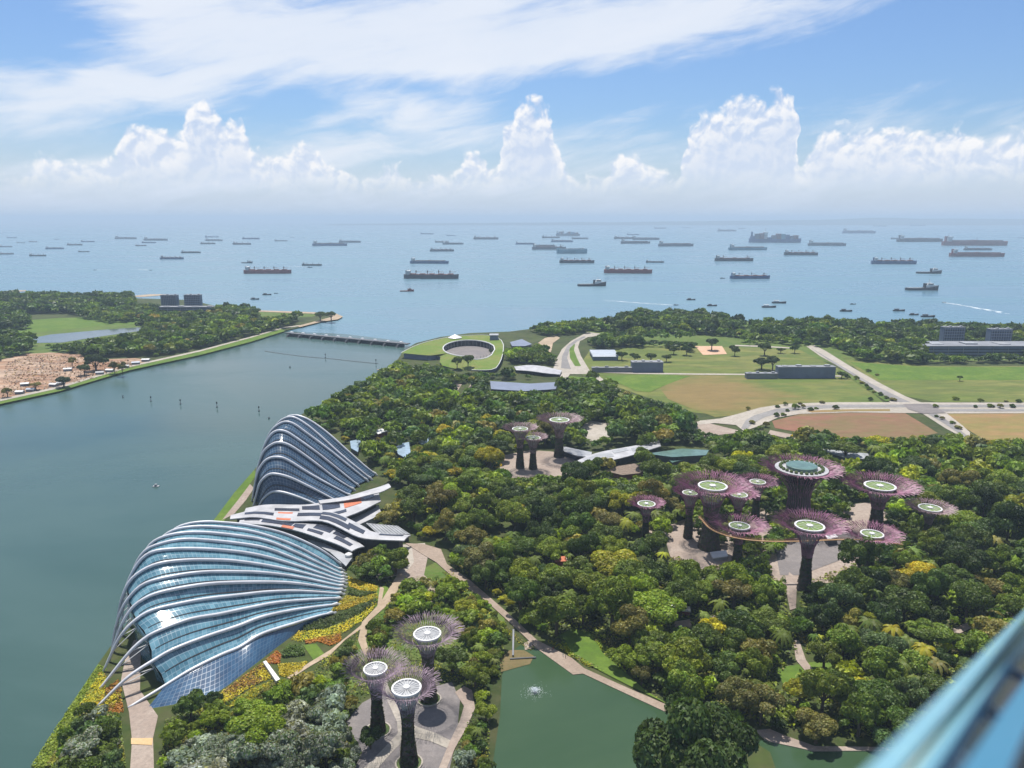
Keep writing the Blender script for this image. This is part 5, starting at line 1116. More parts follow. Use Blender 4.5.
def free(x, y, R, k):
    i, j = int(x // 24), int(y // 24)
    for a in (i - 1, i, i + 1):
        for b_ in (j - 1, j, j + 1):
            for (X, Y, Q) in occ.get((a, b_), ()):
                if (x - X) ** 2 + (y - Y) ** 2 < (k * (R + Q)) ** 2: return False
    return True
for s in SPEC:
    x, y, R = ground_under(s[0], s[1], s[2], s[3]); add_occ(x, y, R); trees.append((x, y, R, s[3], s[4], s[5], s[6] if len(s) > 6 else 'tree'))
fill_trees = []
for poly, pal, (R0, R1), shapes, fill in Z:
    P = [g(u, v) for u, v in poly]; xs = [p.x for p in P]; ys = [p.y for p in P]; area = abs(sum(P[i].x * P[(i + 1) % len(P)].y - P[(i + 1) % len(P)].x * P[i].y for i in range(len(P)))) / 2
    n = int(area / ((R0 + R1) / 2) ** 2 * 1.6 * min(1, fill + .2)) + 6; cap = fill
    x = rng.uniform(min(xs), max(xs), n * 3); y = rng.uniform(max(60, min(ys)), max(ys), n * 3)
    R = (R0 * .72 + (R1 * 1.18 - R0 * .72) * rng.random(n * 3) ** 1.9); u, v = proj(x, y, np.full_like(x, LAND)); k = inpoly(u, v, poly)
    uc, vc = proj(x, y, LAND + 1.1 * R); ut, vt = proj(x, y, LAND + 1.7 * R); pr = R / (np.sqrt(x * x + y * y + H * H) / FPX); k &= no_hide(x, y, R, uc, pr, vt)
    k &= (uc > -75) & (uc < 1100) & (vc < 830)
    for q in BASE_CLEAR: k &= ~inpoly(u, v, q)
    for (a, b_) in ((u, v), (uc, vc), (uc - .7 * pr, vc), (uc + .7 * pr, vc), (ut, vt)): k &= clear_ok(a, b_)
    idx = np.nonzero(k)[0]; idx = idx[np.argsort(-R[idx] + rng.random(len(idx)) * 3)]
    pn, pw = list(pal), np.array(list(pal.values()), float); pw /= pw.sum(); sn, sw = list(shapes), np.array(list(shapes.values()), float); sw /= sw.sum()
    for i in idx:
        if fill < .85 and rng.random() > fill: continue
        if not free(x[i], y[i], R[i], .56): continue
        add_occ(x[i], y[i], R[i]); sh = sn[rng.choice(len(sn), p=sw)]; pa = pn[rng.choice(len(pn), p=pw)]
        if sh == 'palm': pa = 'palm' if pa in ('dark', 'mid', 'deep', 'blue', 'bright') else pa
        Ri = R[i] * (0.62 if sh == 'palm' else 1.0) 
        if pa in ('golden', 'yellow'): Ri = min(Ri, 6.5)
        fill_trees.append((x[i], y[i], Ri, sh, pa))
# lone trees on the fields and the bare earth
for (u, v, r, sh, pa, lab) in [(622, 355, 5, 'round', 'dark', 'first dark round tree in the row of four beside the pale blue shed'), (635, 356, 5, 'round', 'dark', 'second dark round tree in the row of four beside the pale blue shed'), (651, 356, 7, 'round', 'dark', 'largest dark round tree in the row of four right of the pale blue shed'), (666.5, 356.5, 5, 'round', 'dark', 'last dark round tree in the row of four right of the pale blue shed'),
        (674, 349, 5, 'round', 'dark', 'dark tree behind the field, left of the tan ball field'), (687, 349, 6, 'round', 'dark', 'dark tree touching the left corner of the tan ball field'), (712, 343, 7, 'wide', 'deep', 'wide dark tree on the far edge of the tan ball field'), (735, 350.5, 5, 'round', 'dark', 'lone dark tree right of the tan ball field'), (765, 348, 7, 'round', 'dark', 'dark tree on the field left of the top of the diagonal road'), (781, 349, 4, 'round', 'dark', 'small dark tree left of the top of the diagonal road'), (795, 348, 5, 'round', 'dark', 'small dark tree nearest the top of the diagonal road'),
        (762, 361, 8, 'wide', 'deep', 'low dark clump at the middle of the field behind the long shed'), (773, 363, 7, 'wide', 'deep', 'low dark clump close behind the long blue-grey shed'), (842, 373, 5, 'round', 'dark', 'dark round tree at the right end of the long blue-grey shed'), (960, 378, 3, 'wide', 'dark', 'lone small tree in the right-hand green field'),
        (84, 368, 7, 'round', 'deep', 'very dark tree at the middle of the bare earth'), (95, 359, 11, 'wide', 'deep', 'wide very dark tree at the back edge of the bare earth'), (63, 379, 8, 'wide', 'deep', 'flat-topped tree on the near edge of the bare earth'), (35, 384, 6, 'wide', 'olive', 'thin flat-topped tree left of the other one on the near edge of the bare earth'), (72, 362, 4, 'tall', 'olive', 'thin bare-looking tree on the bare earth'), (122, 368, 5, 'tall', 'rust', 'bare brown tree at the right end of the bare earth'), (114, 367, 5, 'tall', 'rust', 'bare brown tree left of the other one at the right end of the bare earth'), (7, 392, 5, 'wide', 'olive', 'small tree at the near left corner of the bare earth'),
        (320, 314.5, 6, 'wide', 'dark', 'left one of two trees out on the sandy point'), (331, 315, 6, 'wide', 'dark', 'right one of two trees out on the sandy point'), (228, 310, 3, 'round', 'dark', 'small lone tree on the far bank right of the twin blocks'), (468, 361, 7, 'round', 'dark', 'left one of two dark trees on the grass before the round courtyard'), (457, 362, 7, 'round', 'mid', 'tree left of the dark tree before the round courtyard'), (392, 374, 9, 'round', 'dark', 'dark tree on the bay shore left of the grass-roofed building'), (383, 377, 8, 'round', 'deep', 'very dark tree nearest the bay on the shore left of the grass-roofed building')]:
    x, y, R = ground_under(u, v, r, sh); trees.append((x, y, R, sh, pa, lab, 'tree'))
# the fill trees that show largest stand alone; the rest of the wood is one mass
def pxsize(t): return t[2] / math.sqrt(t[0] ** 2 + t[1] ** 2 + (H - 6) ** 2)
def inframe(t):
    u, v = proj(t[0], t[1], LAND + t[2]); pr = pxsize(t) * FPX; return -pr * .5 < u < 1024 + pr * .5 and v < 768 + pr * .5
bushes = [t for t in fill_trees if t[3] == 'bush']; woods = [t for t in fill_trees if t[3] != 'bush']
vis = sorted([t for t in woods if inframe(t)], key=pxsize, reverse=True); NI = 290 - len(trees)
single = vis[:NI]; sset = set(map(id, single)); rest = [t for t in woods if id(t) not in sset]
bvis = sorted([t for t in bushes if inframe(t)], key=pxsize, reverse=True)[:120]; bset = set(map(id, bvis)); rest += [t for t in bushes if id(t) not in bset]
LM = [('the closest mauve supertree', 409, 764), ('the left mauve supertree', 378, 731), ('the rearmost mauve supertree', 429, 700), ('the front left corner of the low dome', 160, 705), ('the right tip of the low dome', 345, 590), ('the glass doorway tunnel', 270, 670),
      ('the bottom left shore', 50, 760), ('the path end at the bottom left', 142, 760), ('the boardwalk fork', 440, 555), ('the boardwalk bend', 537, 645), ('the lake fountain', 535, 690), ('the boardwalk jetty corner', 575, 670), ('the vivid domed tree', 684, 680), ('the white lake shelter', 676, 610),
      ('the dark red tiled roof', 560, 560), ('the lone grove supertree', 645, 541), ('the skyway', 740, 560), ('the front grove supertree', 804, 590), ('the winding garden path', 800, 660), ('the right end of the lake path', 850, 745), ('the dark brown pitched roof', 884, 648), ('the short pale path', 955, 632), ('the far right pale path', 1000, 608),
      ('the pale pink supertree', 926, 541), ('the blurred railing', 960, 700), ('the low supertree by the skyway', 868, 572), ('the huge dark tree', 697, 780), ('the court under the roof tail', 405, 560), ('the silvery group', 285, 765), ('the second widest grove supertree', 709, 548), ('the lake edge by the grey plaza', 498, 716)]
LMP = [(n_, g(u, v)) for n_, u, v in LM]
ORD = ['', 'second ', 'third ', 'fourth ', 'fifth ', 'sixth ', 'seventh ', 'eighth ', 'ninth ', 'tenth ', 'eleventh ', 'twelfth ', 'thirteenth ', 'fourteenth ', 'fifteenth ', 'sixteenth ', 'seventeenth ', 'eighteenth ', 'nineteenth ', 'twentieth ']
SHW = dict(round='round-crowned tree', wide='wide spreading tree', tall='tall narrow tree', bush='rounded shrub', palm='feathery palm')
byk = {}
for t in single + bvis:
    d = [((t[0] - p.x) ** 2 + (t[1] - p.y) ** 2, n_) for n_, p in LMP]; dd, n_ = min(d); byk.setdefault((n_, t[3], t[4]), []).append((dd, t))
labels = {}
for (n_, sh, pa), L_ in byk.items():
    L_.sort(key=lambda q: q[0])
    for i, (dd, t) in enumerate(L_):
        col = WORD[pa] if not (sh == 'palm' and pa == 'palm') else 'green'
        labels[id(t)] = f"{col} {SHW[sh]} standing {ORD[min(i, 19)]}nearest to {n_}" if i else f"{col} {SHW[sh]} standing nearest to {n_}"
for k, (x, y, R, sh, pa, lab, cat) in enumerate(trees):
    plant_tree((x, y, LAND - (R * 1.1 * .25 if R > 14 else 0)), R, sh, pa, k % 3, lab, cat, None, rng.uniform(0, 6.28))
for k, t in enumerate(single + bvis):
    sh = t[3]; plant_tree((t[0], t[1], LAND), t[2], sh, t[4], k % 3, labels[id(t)], 'shrub' if sh == 'bush' else ('palm' if sh == 'palm' else 'tree'), 'shrubs of the gardens' if sh == 'bush' else ('palms of the gardens' if sh == 'palm' else 'trees of the gardens'), rng.uniform(0, 6.28))
# the mass of the wood: leaf by leaf in one mesh
protos = {}
QS, CS = [], []
for t in rest:
    x, y, R, sh, pa = t; dist = math.sqrt(x * x + y * y + H * H); nq = 420 if dist < 520 else (260 if dist < 750 else (170 if dist < 1100 else 90)); lf = .17 if nq == 420 else (.20 if nq == 260 else (.25 if nq == 170 else .34))
    key = (sh, nq, int(rng.integers(0, 5)))
    if key not in protos: protos[key] = crown(sh, nq, lf, random.Random(len(protos) * 7 + 3))
    Q, l_ = protos[key]; a = rng.uniform(0, 6.28); ca, sa = cos(a), sin(a); q = Q * (R * rng.uniform(.9, 1.15), R * rng.uniform(.9, 1.15), R * rng.uniform(.85, 1.2))
    q = np.stack([q[..., 0] * ca - q[..., 1] * sa + x, q[..., 0] * sa + q[..., 1] * ca + y, q[..., 2] + LAND], axis=-1)
    base = np.array(PAL[pa]) * rng.uniform(.78, 1.25) * (1 + rng.normal(size=3) * np.array([.08, .03, .05])); c_ = np.clip(base[None] * l_[:, None], .004, .8)
    if pa == 'golden': gm = rng.random(len(c_)) < .3; c_[gm] = np.array(PAL['mid'])
    QS.append(q); CS.append(c_)
wood = leaf_object('woodland', np.concatenate(QS), np.concatenate(CS)); wood['kind'] = 'stuff'; wood['label'] = 'distant canopy of the wood and the shore belts'
print('trees', len(trees), 'single', len(single), 'bushes', len(bvis), 'rest', len(rest), 'leaves', sum(map(len, QS)))
# low ground cover under the near trees: tufts of leaf, nobody could count them
def scatter(name, polys, n, s, cols, hmax=.7, kind='stuff', label=None, cat=None, group=None, zb=LAND, clear=True):
    Q, C_ = [], []; loc = None
    for poly in polys:
        P = [g(u, v) for u, v in poly]; xs = [p.x for p in P]; ys = [p.y for p in P]
        x = rng.uniform(min(xs), max(xs), n * 3); y = rng.uniform(max(60, min(ys)), max(ys), n * 3); u, v = proj(x, y, np.full_like(x, LAND)); k = inpoly(u, v, poly)
        if clear: k &= clear_ok(u, v)
        x, y = x[k][:n], y[k][:n]; m_ = len(x); z = zb + hmax * rng.random(m_); a = rng.normal(size=(m_, 3)) * .5 + np.array([0, 0, 1]); a /= np.linalg.norm(a, axis=1)[:, None]
        t1 = np.cross(a, rng.normal(size=(m_, 3))); t1 /= np.linalg.norm(t1, axis=1)[:, None]; t2 = np.cross(a, t1); ss_ = s * rng.uniform(.6, 1.4, m_)[:, None]; c0 = np.stack([x, y, z], 1)
        Q.append(np.stack([c0 - t1 * ss_, c0 + t2 * ss_ * .7, c0 + t1 * ss_, c0 - t2 * ss_ * .7], 1))
        fld = np.array([mnoise.noise((q[0] * .09, q[1] * .09, 1)) for q in c0]); ci = np.clip(((fld + .5) * len(cols) + rng.normal(size=m_) * .6).astype(int), 0, len(cols) - 1)
        C_.append(np.array(cols)[ci] * rng.uniform(.7, 1.3, m_)[:, None])
    Q = np.concatenate(Q); ce = Q.reshape(-1, 3).mean(0); ce[2] = LAND; o = leaf_object(name, Q - ce, np.concatenate(C_), None, tuple(ce)); tag(o, label, cat, group, kind); return o
scatter('rubble', [[(2, 398), (5, 364), (28, 355), (80, 356), (90, 362), (135, 360), (142, 365), (110, 375), (60, 387)]], 2600, 1.3, [(0.10, 0.06, 0.04), (0.2, 0.12, 0.08), (0.4, 0.33, 0.28), (0.3, 0.18, 0.12)], 1.0, clear=False)
scatter('ground_cover', [[(448, 558), (640, 560), (900, 545), (1024, 560), (1024, 760), (880, 742), (770, 728), (668, 700), (585, 660), (505, 606)]], 26000, .8, [PAL['deep'], PAL['dark'], PAL['mid'], PAL['bright'], PAL['olive']], 1.6)
scatter('ground_cover', [[(350, 600), (398, 575), (455, 582), (505, 640), (495, 768), (350, 768), (300, 700)], [(160, 715), (300, 680), (360, 740), (350, 768), (150, 768)], [(45, 768), (80, 715), (130, 712), (128, 768)]], 9000, .45, [PAL['dark'], PAL['mid'], PAL['bright'], PAL['olive'], PAL['lime']], 1.2)
scatter('shore_grass', [[(30, 768), (60, 722), (98, 666), (106, 668), (88, 703), (62, 752), (48, 768)]], 5000, .4, [PAL['bright'], PAL['mid'], PAL['bright']], .6, clear=False)
scatter('lawn_grass', [[(558, 645), (583, 630), (600, 640), (640, 690), (668, 704), (625, 683), (585, 664), (572, 656)]], 5000, .5, [PAL['bright'], PAL['lime'], PAL['bright']], .8)
# flower beds, each a bed of its own
FB = 'flower beds beside the low dome'
YEL = [(0.42, 0.36, 0.02), (0.52, 0.44, 0.02), (0.30, 0.31, 0.03), (0.48, 0.36, 0.02)]; ORG = [(0.36, 0.15, 0.02), (0.30, 0.12, 0.025), (0.36, 0.25, 0.02), (0.2, 0.11, 0.03)]; HED = [PAL['deep'], PAL['dark'], PAL['dark']]
for poly, cols, lab, n_, hm in [
    ([(348, 577), (362, 582), (378, 587), (377, 592), (360, 591), (349, 587)], YEL, 'upper yellow flower bed at the right tip of the low dome', 1400, .8),
    ([(347, 596), (360, 598), (377, 594), (378, 599), (360, 604), (345, 610), (328, 612), (338, 604)], YEL, 'middle yellow flower bed along the rib feet of the low dome', 1400, .8),
    ([(298, 632), (325, 630), (345, 622), (362, 613), (374, 601), (377, 604), (366, 618), (346, 632), (320, 639), (300, 642), (292, 640)], YEL, 'long yellow flower bed sweeping beside the footpath', 2200, .8),
    ([(304, 641), (322, 637), (341, 633), (341, 642), (330, 646), (318, 642), (306, 644)], ORG, 'orange flower bed between the long yellow bed and the small lawn', 900, .7),
    ([(264, 662), (277, 651), (281, 655), (280, 664), (268, 664)], ORG, 'small red flower bed above the glass doorway tunnel', 700, .7),
    ([(278, 665), (308, 662), (300, 672), (288, 678), (280, 676)], YEL, 'yellow flower bed right of the glass doorway tunnel', 900, .7),
    ([(217, 696), (262, 663), (272, 672), (272, 678), (250, 688), (222, 706)], ORG + YEL, 'mixed orange and yellow bed along the glass foot of the low dome', 1500, .7),
    ([(250, 690), (275, 680), (286, 680), (262, 694), (240, 706), (225, 708)], YEL + [PAL['lime'], PAL['olive']], 'pale yellow-green bed below the glass doorway tunnel', 1200, .7),
    ([(80, 706), (100, 674), (106, 676), (104, 700), (90, 713)], YEL + ORG[:1], 'yellow shrub bed on the shore under the left rib feet', 1300, 1.1),
    ([(92, 714), (106, 700), (120, 692), (124, 712), (106, 720)], ORG + YEL[:2], 'orange shrub bed between the left rib feet', 1000, .9),
    ([(105, 690), (118, 680), (122, 692), (108, 700)], ORG + [PAL['dark']], 'dark and rust bed under the second rib foot', 700, .7)]:
    scatter('flower_bed', [poly], n_, .42, cols, hm, kind=None, label=lab, cat='flower bed', group=FB, clear=False)
for poly, lab, n_, hm in [([(349, 588), (362, 592), (377, 593), (362, 597), (348, 595)], 'low clipped hedge between the upper and middle yellow beds', 900, 1.2), ([(302, 627), (330, 618), (352, 610), (376, 600), (378, 604), (360, 614), (345, 622), (322, 630), (304, 632)], 'long dark hedge above the long yellow flower bed', 1800, 1.6), ([(281, 654), (290, 646), (303, 648), (306, 655), (295, 657), (283, 658)], 'dark hedge block above the small lawn', 900, 1.8), ([(352, 571), (372, 577), (378, 582), (375, 585), (360, 581)], 'hedge behind the upper yellow bed', 800, 1.4),
    ([(442, 572), (452, 572), (480, 602), (512, 632), (535, 650), (530, 652), (505, 632), (475, 606)], 'narrow clipped hedge following the boardwalk on its garden side', 3000, 1.0), ([(545, 640), (552, 641), (585, 661), (600, 668), (590, 668), (570, 657)], 'short low hedge on the lake lawn side of the boardwalk', 900, .9)]:
    scatter('hedge', [poly], n_, .42, HED if 'boardwalk' not in lab else [PAL['olive'], PAL['lime'], PAL['yellow'], PAL['olive']], hm, kind=None, label=lab, cat='hedge', group='garden hedges', clear=False)
# little street trees and shrubs on the verges by the crossroads
STR = []
for u, v in [(787, 412), (795, 409.5), (803, 408.6), (777, 408), (785, 406), (800, 404.6), (810, 411), (816, 409.5), (822, 403.5), (776, 417), (783, 416), (752, 424), (847, 379), (856, 380), (862, 384), (866, 387.5), (869, 390), (874, 393), (880, 396), (886, 399), (893, 401), (870, 400.8), (935, 408), (942, 420), (936, 417.5), (952, 424), (958, 429), (975, 408), (990, 407.6), (1000, 408.4), (1012, 408), (980, 402.4), (1006, 402.2), (1018, 403), (955, 400), (748, 410), (756, 432), (760, 429), (766, 427), (835, 409.5), (868, 372), (877, 376)]: STR.append((u, v))
for k, (u, v) in enumerate(STR):
    p = g(u, v); R = 2.4 + 1.8 * rng.random()
    plant_tree(Vector((p.x, p.y, p.z - .45 * R)), R, 'round', ['dark', 'mid', 'olive'][k % 3], k % 3, None, 'tree', 'street trees along the crossroads', 0)
stl = sorted([o for o in bpy.data.objects if o.get('group') == 'street trees along the crossroads'], key=lambda o: proj(o.location.x, o.location.y, LAND)[0])
for i, o in enumerate(stl):
    n_ = len(stl); j = min(i, n_ - 1 - i); w_ = ORD[j].strip() if 0 < j < 20 else ('first' if j == 0 else 'middle')
    o['label'] = f"small street tree by the crossroads, {w_} from the {'left' if i <= n_ // 2 else 'right'} of them"

# ------------------------------------------------------------------ ships at anchor
def hull_mesh(L, B, D, bow=.12, stern=.06, sheer=.25, sh_from=.8):
    """waterline to deck; bow toward +x"""
    b = MB(); st = [(-.5, .55), (-.5 + stern, .92), (-.3, 1), (.5 - bow * 2.2, 1), (.5 - bow, .82), (.5 - bow * .4, .42), (.5, .03)]
    rows = []
    for x, w_ in st:
        zt = D * (1 + sheer * max(0, (x + .5 - sh_from) / (1 - sh_from)) + (.12 if x < -.4 else 0)); fl = 1.0 if x < .3 else .86
        rows.append([(x * L * (.985 if x > .4 else 1), -w_ * B / 2 * fl, -1), (x * L, -w_ * B / 2, zt), (x * L, w_ * B / 2, zt), (x * L * (.985 if x > .4 else 1), w_ * B / 2 * fl, -1)])
    for k in range(len(rows) - 1):
        a, c_ = rows[k], rows[k + 1]
        for j in range(3): b.quad(a[j], c_[j], c_[j + 1], a[j + 1])
    b.quad(*rows[0]); b.quad(*rows[-1][::-1]); return b
def ship(u, v, ln, kind, hullm, label, group='ships at anchor', flip=False, turn=None, cranes=4):
    p = g(u, v, 0.0); p.z = 0; k = mpp(p); L = ln * k; root = empty(dict(bulk='cargo_ship', tanker='tanker_ship', box='container_ship', tug='tug_boat', supply='tug_boat', launch='motor_boat', car='car_carrier', coaster='cargo_ship', speed='motor_boat')[kind], p, label, 'boat' if kind in ('launch', 'speed', 'tug', 'supply') else 'ship', group)
    root.rotation_euler.z = (pi if flip else 0) + (R_(rng.uniform(-7, 7)) if turn is None else R_(turn)); B = L * .15; detail = ln > 8
    W_ = lambda name, b, m, par=None: b.build(name, M[m], par or root)
    if kind in ('bulk', 'tanker', 'coaster', 'box', 'car'):
        D = L * dict(bulk=.068, tanker=.058, coaster=.06, box=.07, car=.15)[kind]; W_('hull', hull_mesh(L, B, D, sheer=.2 if kind != 'car' else 0), hullm)
        b = MB(); b.box(-.40 * L, .40 * L, -B * .4, B * .4, D, D + L * .012); W_('deck', b, 'deck_red' if hullm == 'hull_red' or kind == 'bulk' else 'deck_grey')
        if kind == 'car':
            b = MB(); b.box(.34 * L, .40 * L, -B * .45, B * .45, D, D + L * .03); W_('bridge', b, 'ship_white'); b = MB(); b.box(-.44 * L, -.41 * L, -B * .1, B * .1, D, D + L * .045); W_('funnel', b, hullm)
            b = MB(); b.box(-.47 * L, .40 * L, -B * .503, B * .503, D * .80, D * .86); W_('side_stripe', b, 'ship_white'); return root
        sx = -.42 if kind != 'box' else -.2; sh = L * dict(bulk=.075, tanker=.08, coaster=.09, box=.13)[kind]
        b = MB(); b.box((sx - .035) * L, (sx + .03) * L, -B * .40, B * .40, D, D + sh * .75); b.box((sx - .03) * L, (sx + .035) * L, -B * .5, B * .5, D + sh * .75, D + sh); s_o = W_('superstructure', b, 'ship_white')
        b = MB()
        for f in (.25, .5, .85): b.box((sx - .033) * L, (sx + (.034 if f < .8 else .039)) * L, -B * .405 if f < .8 else -B * .49, B * .405 if f < .8 else B * .49, D + sh * f, D + sh * (f + .07))
        W_('window_band', b, 'black', s_o) if ln > 20 else None
        b = MB(); b.box(-.47 * L, -.44 * L, -B * .13, B * .13, D, D + sh * 1.05); W_('funnel', b, hullm)
        b = MB(); b.tube([(sx * L, 0, D + sh), (sx * L, 0, D + sh * 1.6)], L * .004, 5); W_('mast', b, 'ship_white', s_o)
        if kind in ('bulk', 'coaster'):
            for i in range(cranes):
                x = (-.28 + .62 * i / max(1, cranes - 1)) * L
                b = MB(); b.tube([(x, 0, D), (x, 0, D + L * .085)], L * .007, 6); b.tube([(x, 0, D + L * .055), (x + L * .10, 0, D + L * .05)], L * .0035, 4); b.box(x - L * .011, x + L * .011, -L * .011, L * .011, D + L * .045, D + L * .065); W_('deck_crane', b, 'ship_crane')
            for i in range(cranes + 1):
                x = (-.33 + .68 * i / (cranes)) * L; b = MB(); b.box(x - .045 * L, x + .045 * L, -B * .3, B * .3, D + L * .012, D + L * .024); W_('hatch', b, 'deck_red' if hullm != 'hull_grey' else 'deck_grey') if ln > 20 else None
        if kind == 'tanker' and ln > 15:
            b = MB(); b.box(-.36 * L, .42 * L, -B * .05, B * .05, D + L * .012, D + L * .024); b.box(-.02 * L, .02 * L, -B * .45, B * .45, D + L * .012, D + L * .028); W_('pipework', b, 'deck_red'); b = MB(); b.tube([(.02 * L, 0, D), (.02 * L, 0, D + L * .06)], L * .004, 5); W_('derrick', b, 'ship_white')
        if kind == 'box':
            hs_ = [.055, .10, .105, .085, .03, .07, .10, .095, .08, .06, .07]; xs = -.47
            for i, h_ in enumerate(hs_):
                if abs(xs + .035 - sx) < .05: xs += .075; continue
                b = MB(); b.box(xs * L, (xs + .07) * L, -B * .48, B * .48, D, D + L * h_); W_('container_stack', b, ['hull_blue', 'hull_grey', 'deck_red', 'hull_teal'][i % 4]); xs += .083
        return root
    if kind in ('tug', 'supply'):
        B = L * .26; D = L * .06; W_('hull', hull_mesh(L, B, D, .16, sheer=1.5, sh_from=.55), hullm)
        b = MB(); b.box(.08 * L, .34 * L, -B * .36, B * .36, D, D + L * .10); b.box(.14 * L, .30 * L, -B * .3, B * .3, D + L * .10, D + L * .155); s_o = W_('wheelhouse', b, 'ship_white' if hullm != 'hull_red' else 'deck_red')
        b = MB(); b.box(.143 * L, .302 * L, -B * .302, B * .302, D + L * .115, D + L * .14); W_('window_band', b, 'black', s_o)
        b = MB(); b.tube([(.2 * L, 0, D + L * .15), (.2 * L, 0, D + L * .29)], L * .008, 5); b.tube([(.2 * L, -B * .2, D + L * .22), (.2 * L, B * .2, D + L * .22)], L * .006, 4); W_('mast', b, 'ship_white', s_o)
        b = MB(); b.box(.05 * L, .10 * L, -B * .25, -B * .12, D, D + L * .15); b.box(.05 * L, .10 * L, B * .12, B * .25, D, D + L * .15); W_('funnel', b, hullm)
        b = MB(); b.box(-.45 * L, .04 * L, -B * .38, B * .38, D, D + L * .012); W_('deck', b, 'deck_grey'); return root
    B = L * .27; D = L * .085; W_('hull', hull_mesh(L, B, D, .18, sheer=.7, sh_from=.5), hullm)
    b = MB(); b.box(-.36 * L, -.05 * L, -B * .33, B * .33, D, D + L * .10); W_('cabin', b, 'ship_white' if 'white' in (label or '') else 'deck_grey')
    if detail:
        b = MB(); b.box(-.40 * L, -.0 * L, -B * .38, B * .38, D + L * .10, D + L * .115); W_('cabin_roof', b, 'ship_white' if 'white' in (label or '') else 'hull_grey'); b = MB(); b.tube([(-.15 * L, 0, D + L * .11), (-.15 * L, 0, D + L * .22)], L * .01, 4); W_('mast', b, 'ship_white')
    return root
hb, hr, hk, ht, hg = 'hull_blue', 'hull_red', 'hull_black', 'hull_teal', 'hull_grey'
BIG = [
 (431.5, 278.5, 55, 'bulk', hk, 'largest black and red cargo ship with pale deck cranes, left of the picture centre', 4), (268, 273.5, 47, 'bulk', hr, 'dark red cargo ship with four dark deck cranes off the far left bank', 4), (628, 273.2, 48, 'bulk', hr, 'dark red cargo ship with four cranes right of the picture centre', 4),
 (429.5, 263.5, 39, 'tanker', hb, 'blue-hulled tanker right behind the largest black and red cargo ship'), (577, 263, 35, 'bulk', hk, 'black cargo ship with four short cranes in front of the tall teal ship', 4), (572, 253.5, 31, 'car', ht, 'tall box-shaped teal car carrier'),
 (750, 278.6, 40, 'bulk', hb, 'dark blue cargo ship closest to the coast on the right half', 3), (734, 261, 38, 'bulk', hk, 'black cargo ship with tall thin cranes above the dark blue one', 2), (748, 250, 40, 'tanker', ht, 'teal tanker above the black ship with tall thin cranes'), (801, 255, 33, 'bulk', hk, 'slim dark cargo ship with four cranes under the container ship', 4),
 (775, 242.5, 51, 'box', hb, 'long container ship stacked high far out on the right'), (827, 245.7, 37, 'tanker', hg, 'grey-blue tanker right of the container ship'), (894, 264, 44, 'bulk', hb, 'blue cargo ship with four cranes above the two big tugs', 4), (977, 256.5, 52, 'tanker', hr, 'dark red tanker nearest the right edge'), (975, 245.5, 64, 'tanker', hr, 'longest ship, a dull red tanker behind the dark red one at the right edge'),
 (978, 250.2, 27, 'tanker', hg, 'grey ship squeezed between the two dull red tankers at the right edge'), (920, 241.8, 46, 'tanker', hk, 'very low dark tanker left of the longest dull red one'), (330, 245.8, 35, 'tanker', hb, 'blue tanker far out above the small ship with thin masts'), (312, 265.5, 20, 'coaster', hk, 'small dark ship with thin masts right of the dark red one with four dark cranes', 3),
 (172, 259, 23, 'coaster', hb, 'boxy blue ship left of the twin blocks of the far bank', 4), (191, 253, 19, 'tanker', hk, 'dark tanker with a tall white bridge above the boxy blue ship'), (655, 262.5, 18, 'coaster', hk, 'small ship with a white bridge above the dark red cargo ship at centre right', 2), (549, 249.5, 34, 'bulk', hg, 'long grey ship overlapping the left end of the tall teal ship', 4), (676, 246.2, 36, 'tanker', hg, 'long slim grey tanker right of centre far out'), (635.5, 243.5, 30, 'tanker', hk, 'dark tanker under the pair far out right of centre'), (442, 251.3, 24, 'bulk', hg, 'grey cargo ship above the blue-hulled tanker', 4),
 (38, 256, 17, 'coaster', hk, 'darkest cargo ship at the far left of the sea', 3), (84, 252, 11, 'coaster', hk, 'short dark ship right of the darkest one at the far left', 2), (350, 242.5, 22, 'tanker', hg, 'grey tanker just right of the far blue tanker'), (568, 235.8, 24, 'box', hg, 'hazy container ship on the skyline left of the far tanker pair'),
]
for q in BIG: ship(*q[:6], 'ships at anchor', cranes=q[6] if len(q) > 6 else 4)
for q in [(592, 286, 29, 'supply', hk, 'black tug with a tall mast at the middle of the sea'), (922, 290, 32, 'supply', hk, 'bigger black tug with a white wheelhouse on the right'), (929, 273.5, 24, 'supply', hk, 'smaller tug behind the bigger black one on the right'), (247, 263, 11, 'tug', hk, 'small dark tug behind the dark red ship with dark cranes'), (407, 291.4, 14, 'tug', hr, 'small red tug below the largest black and red cargo ship')]: ship(*q, 'tugs')
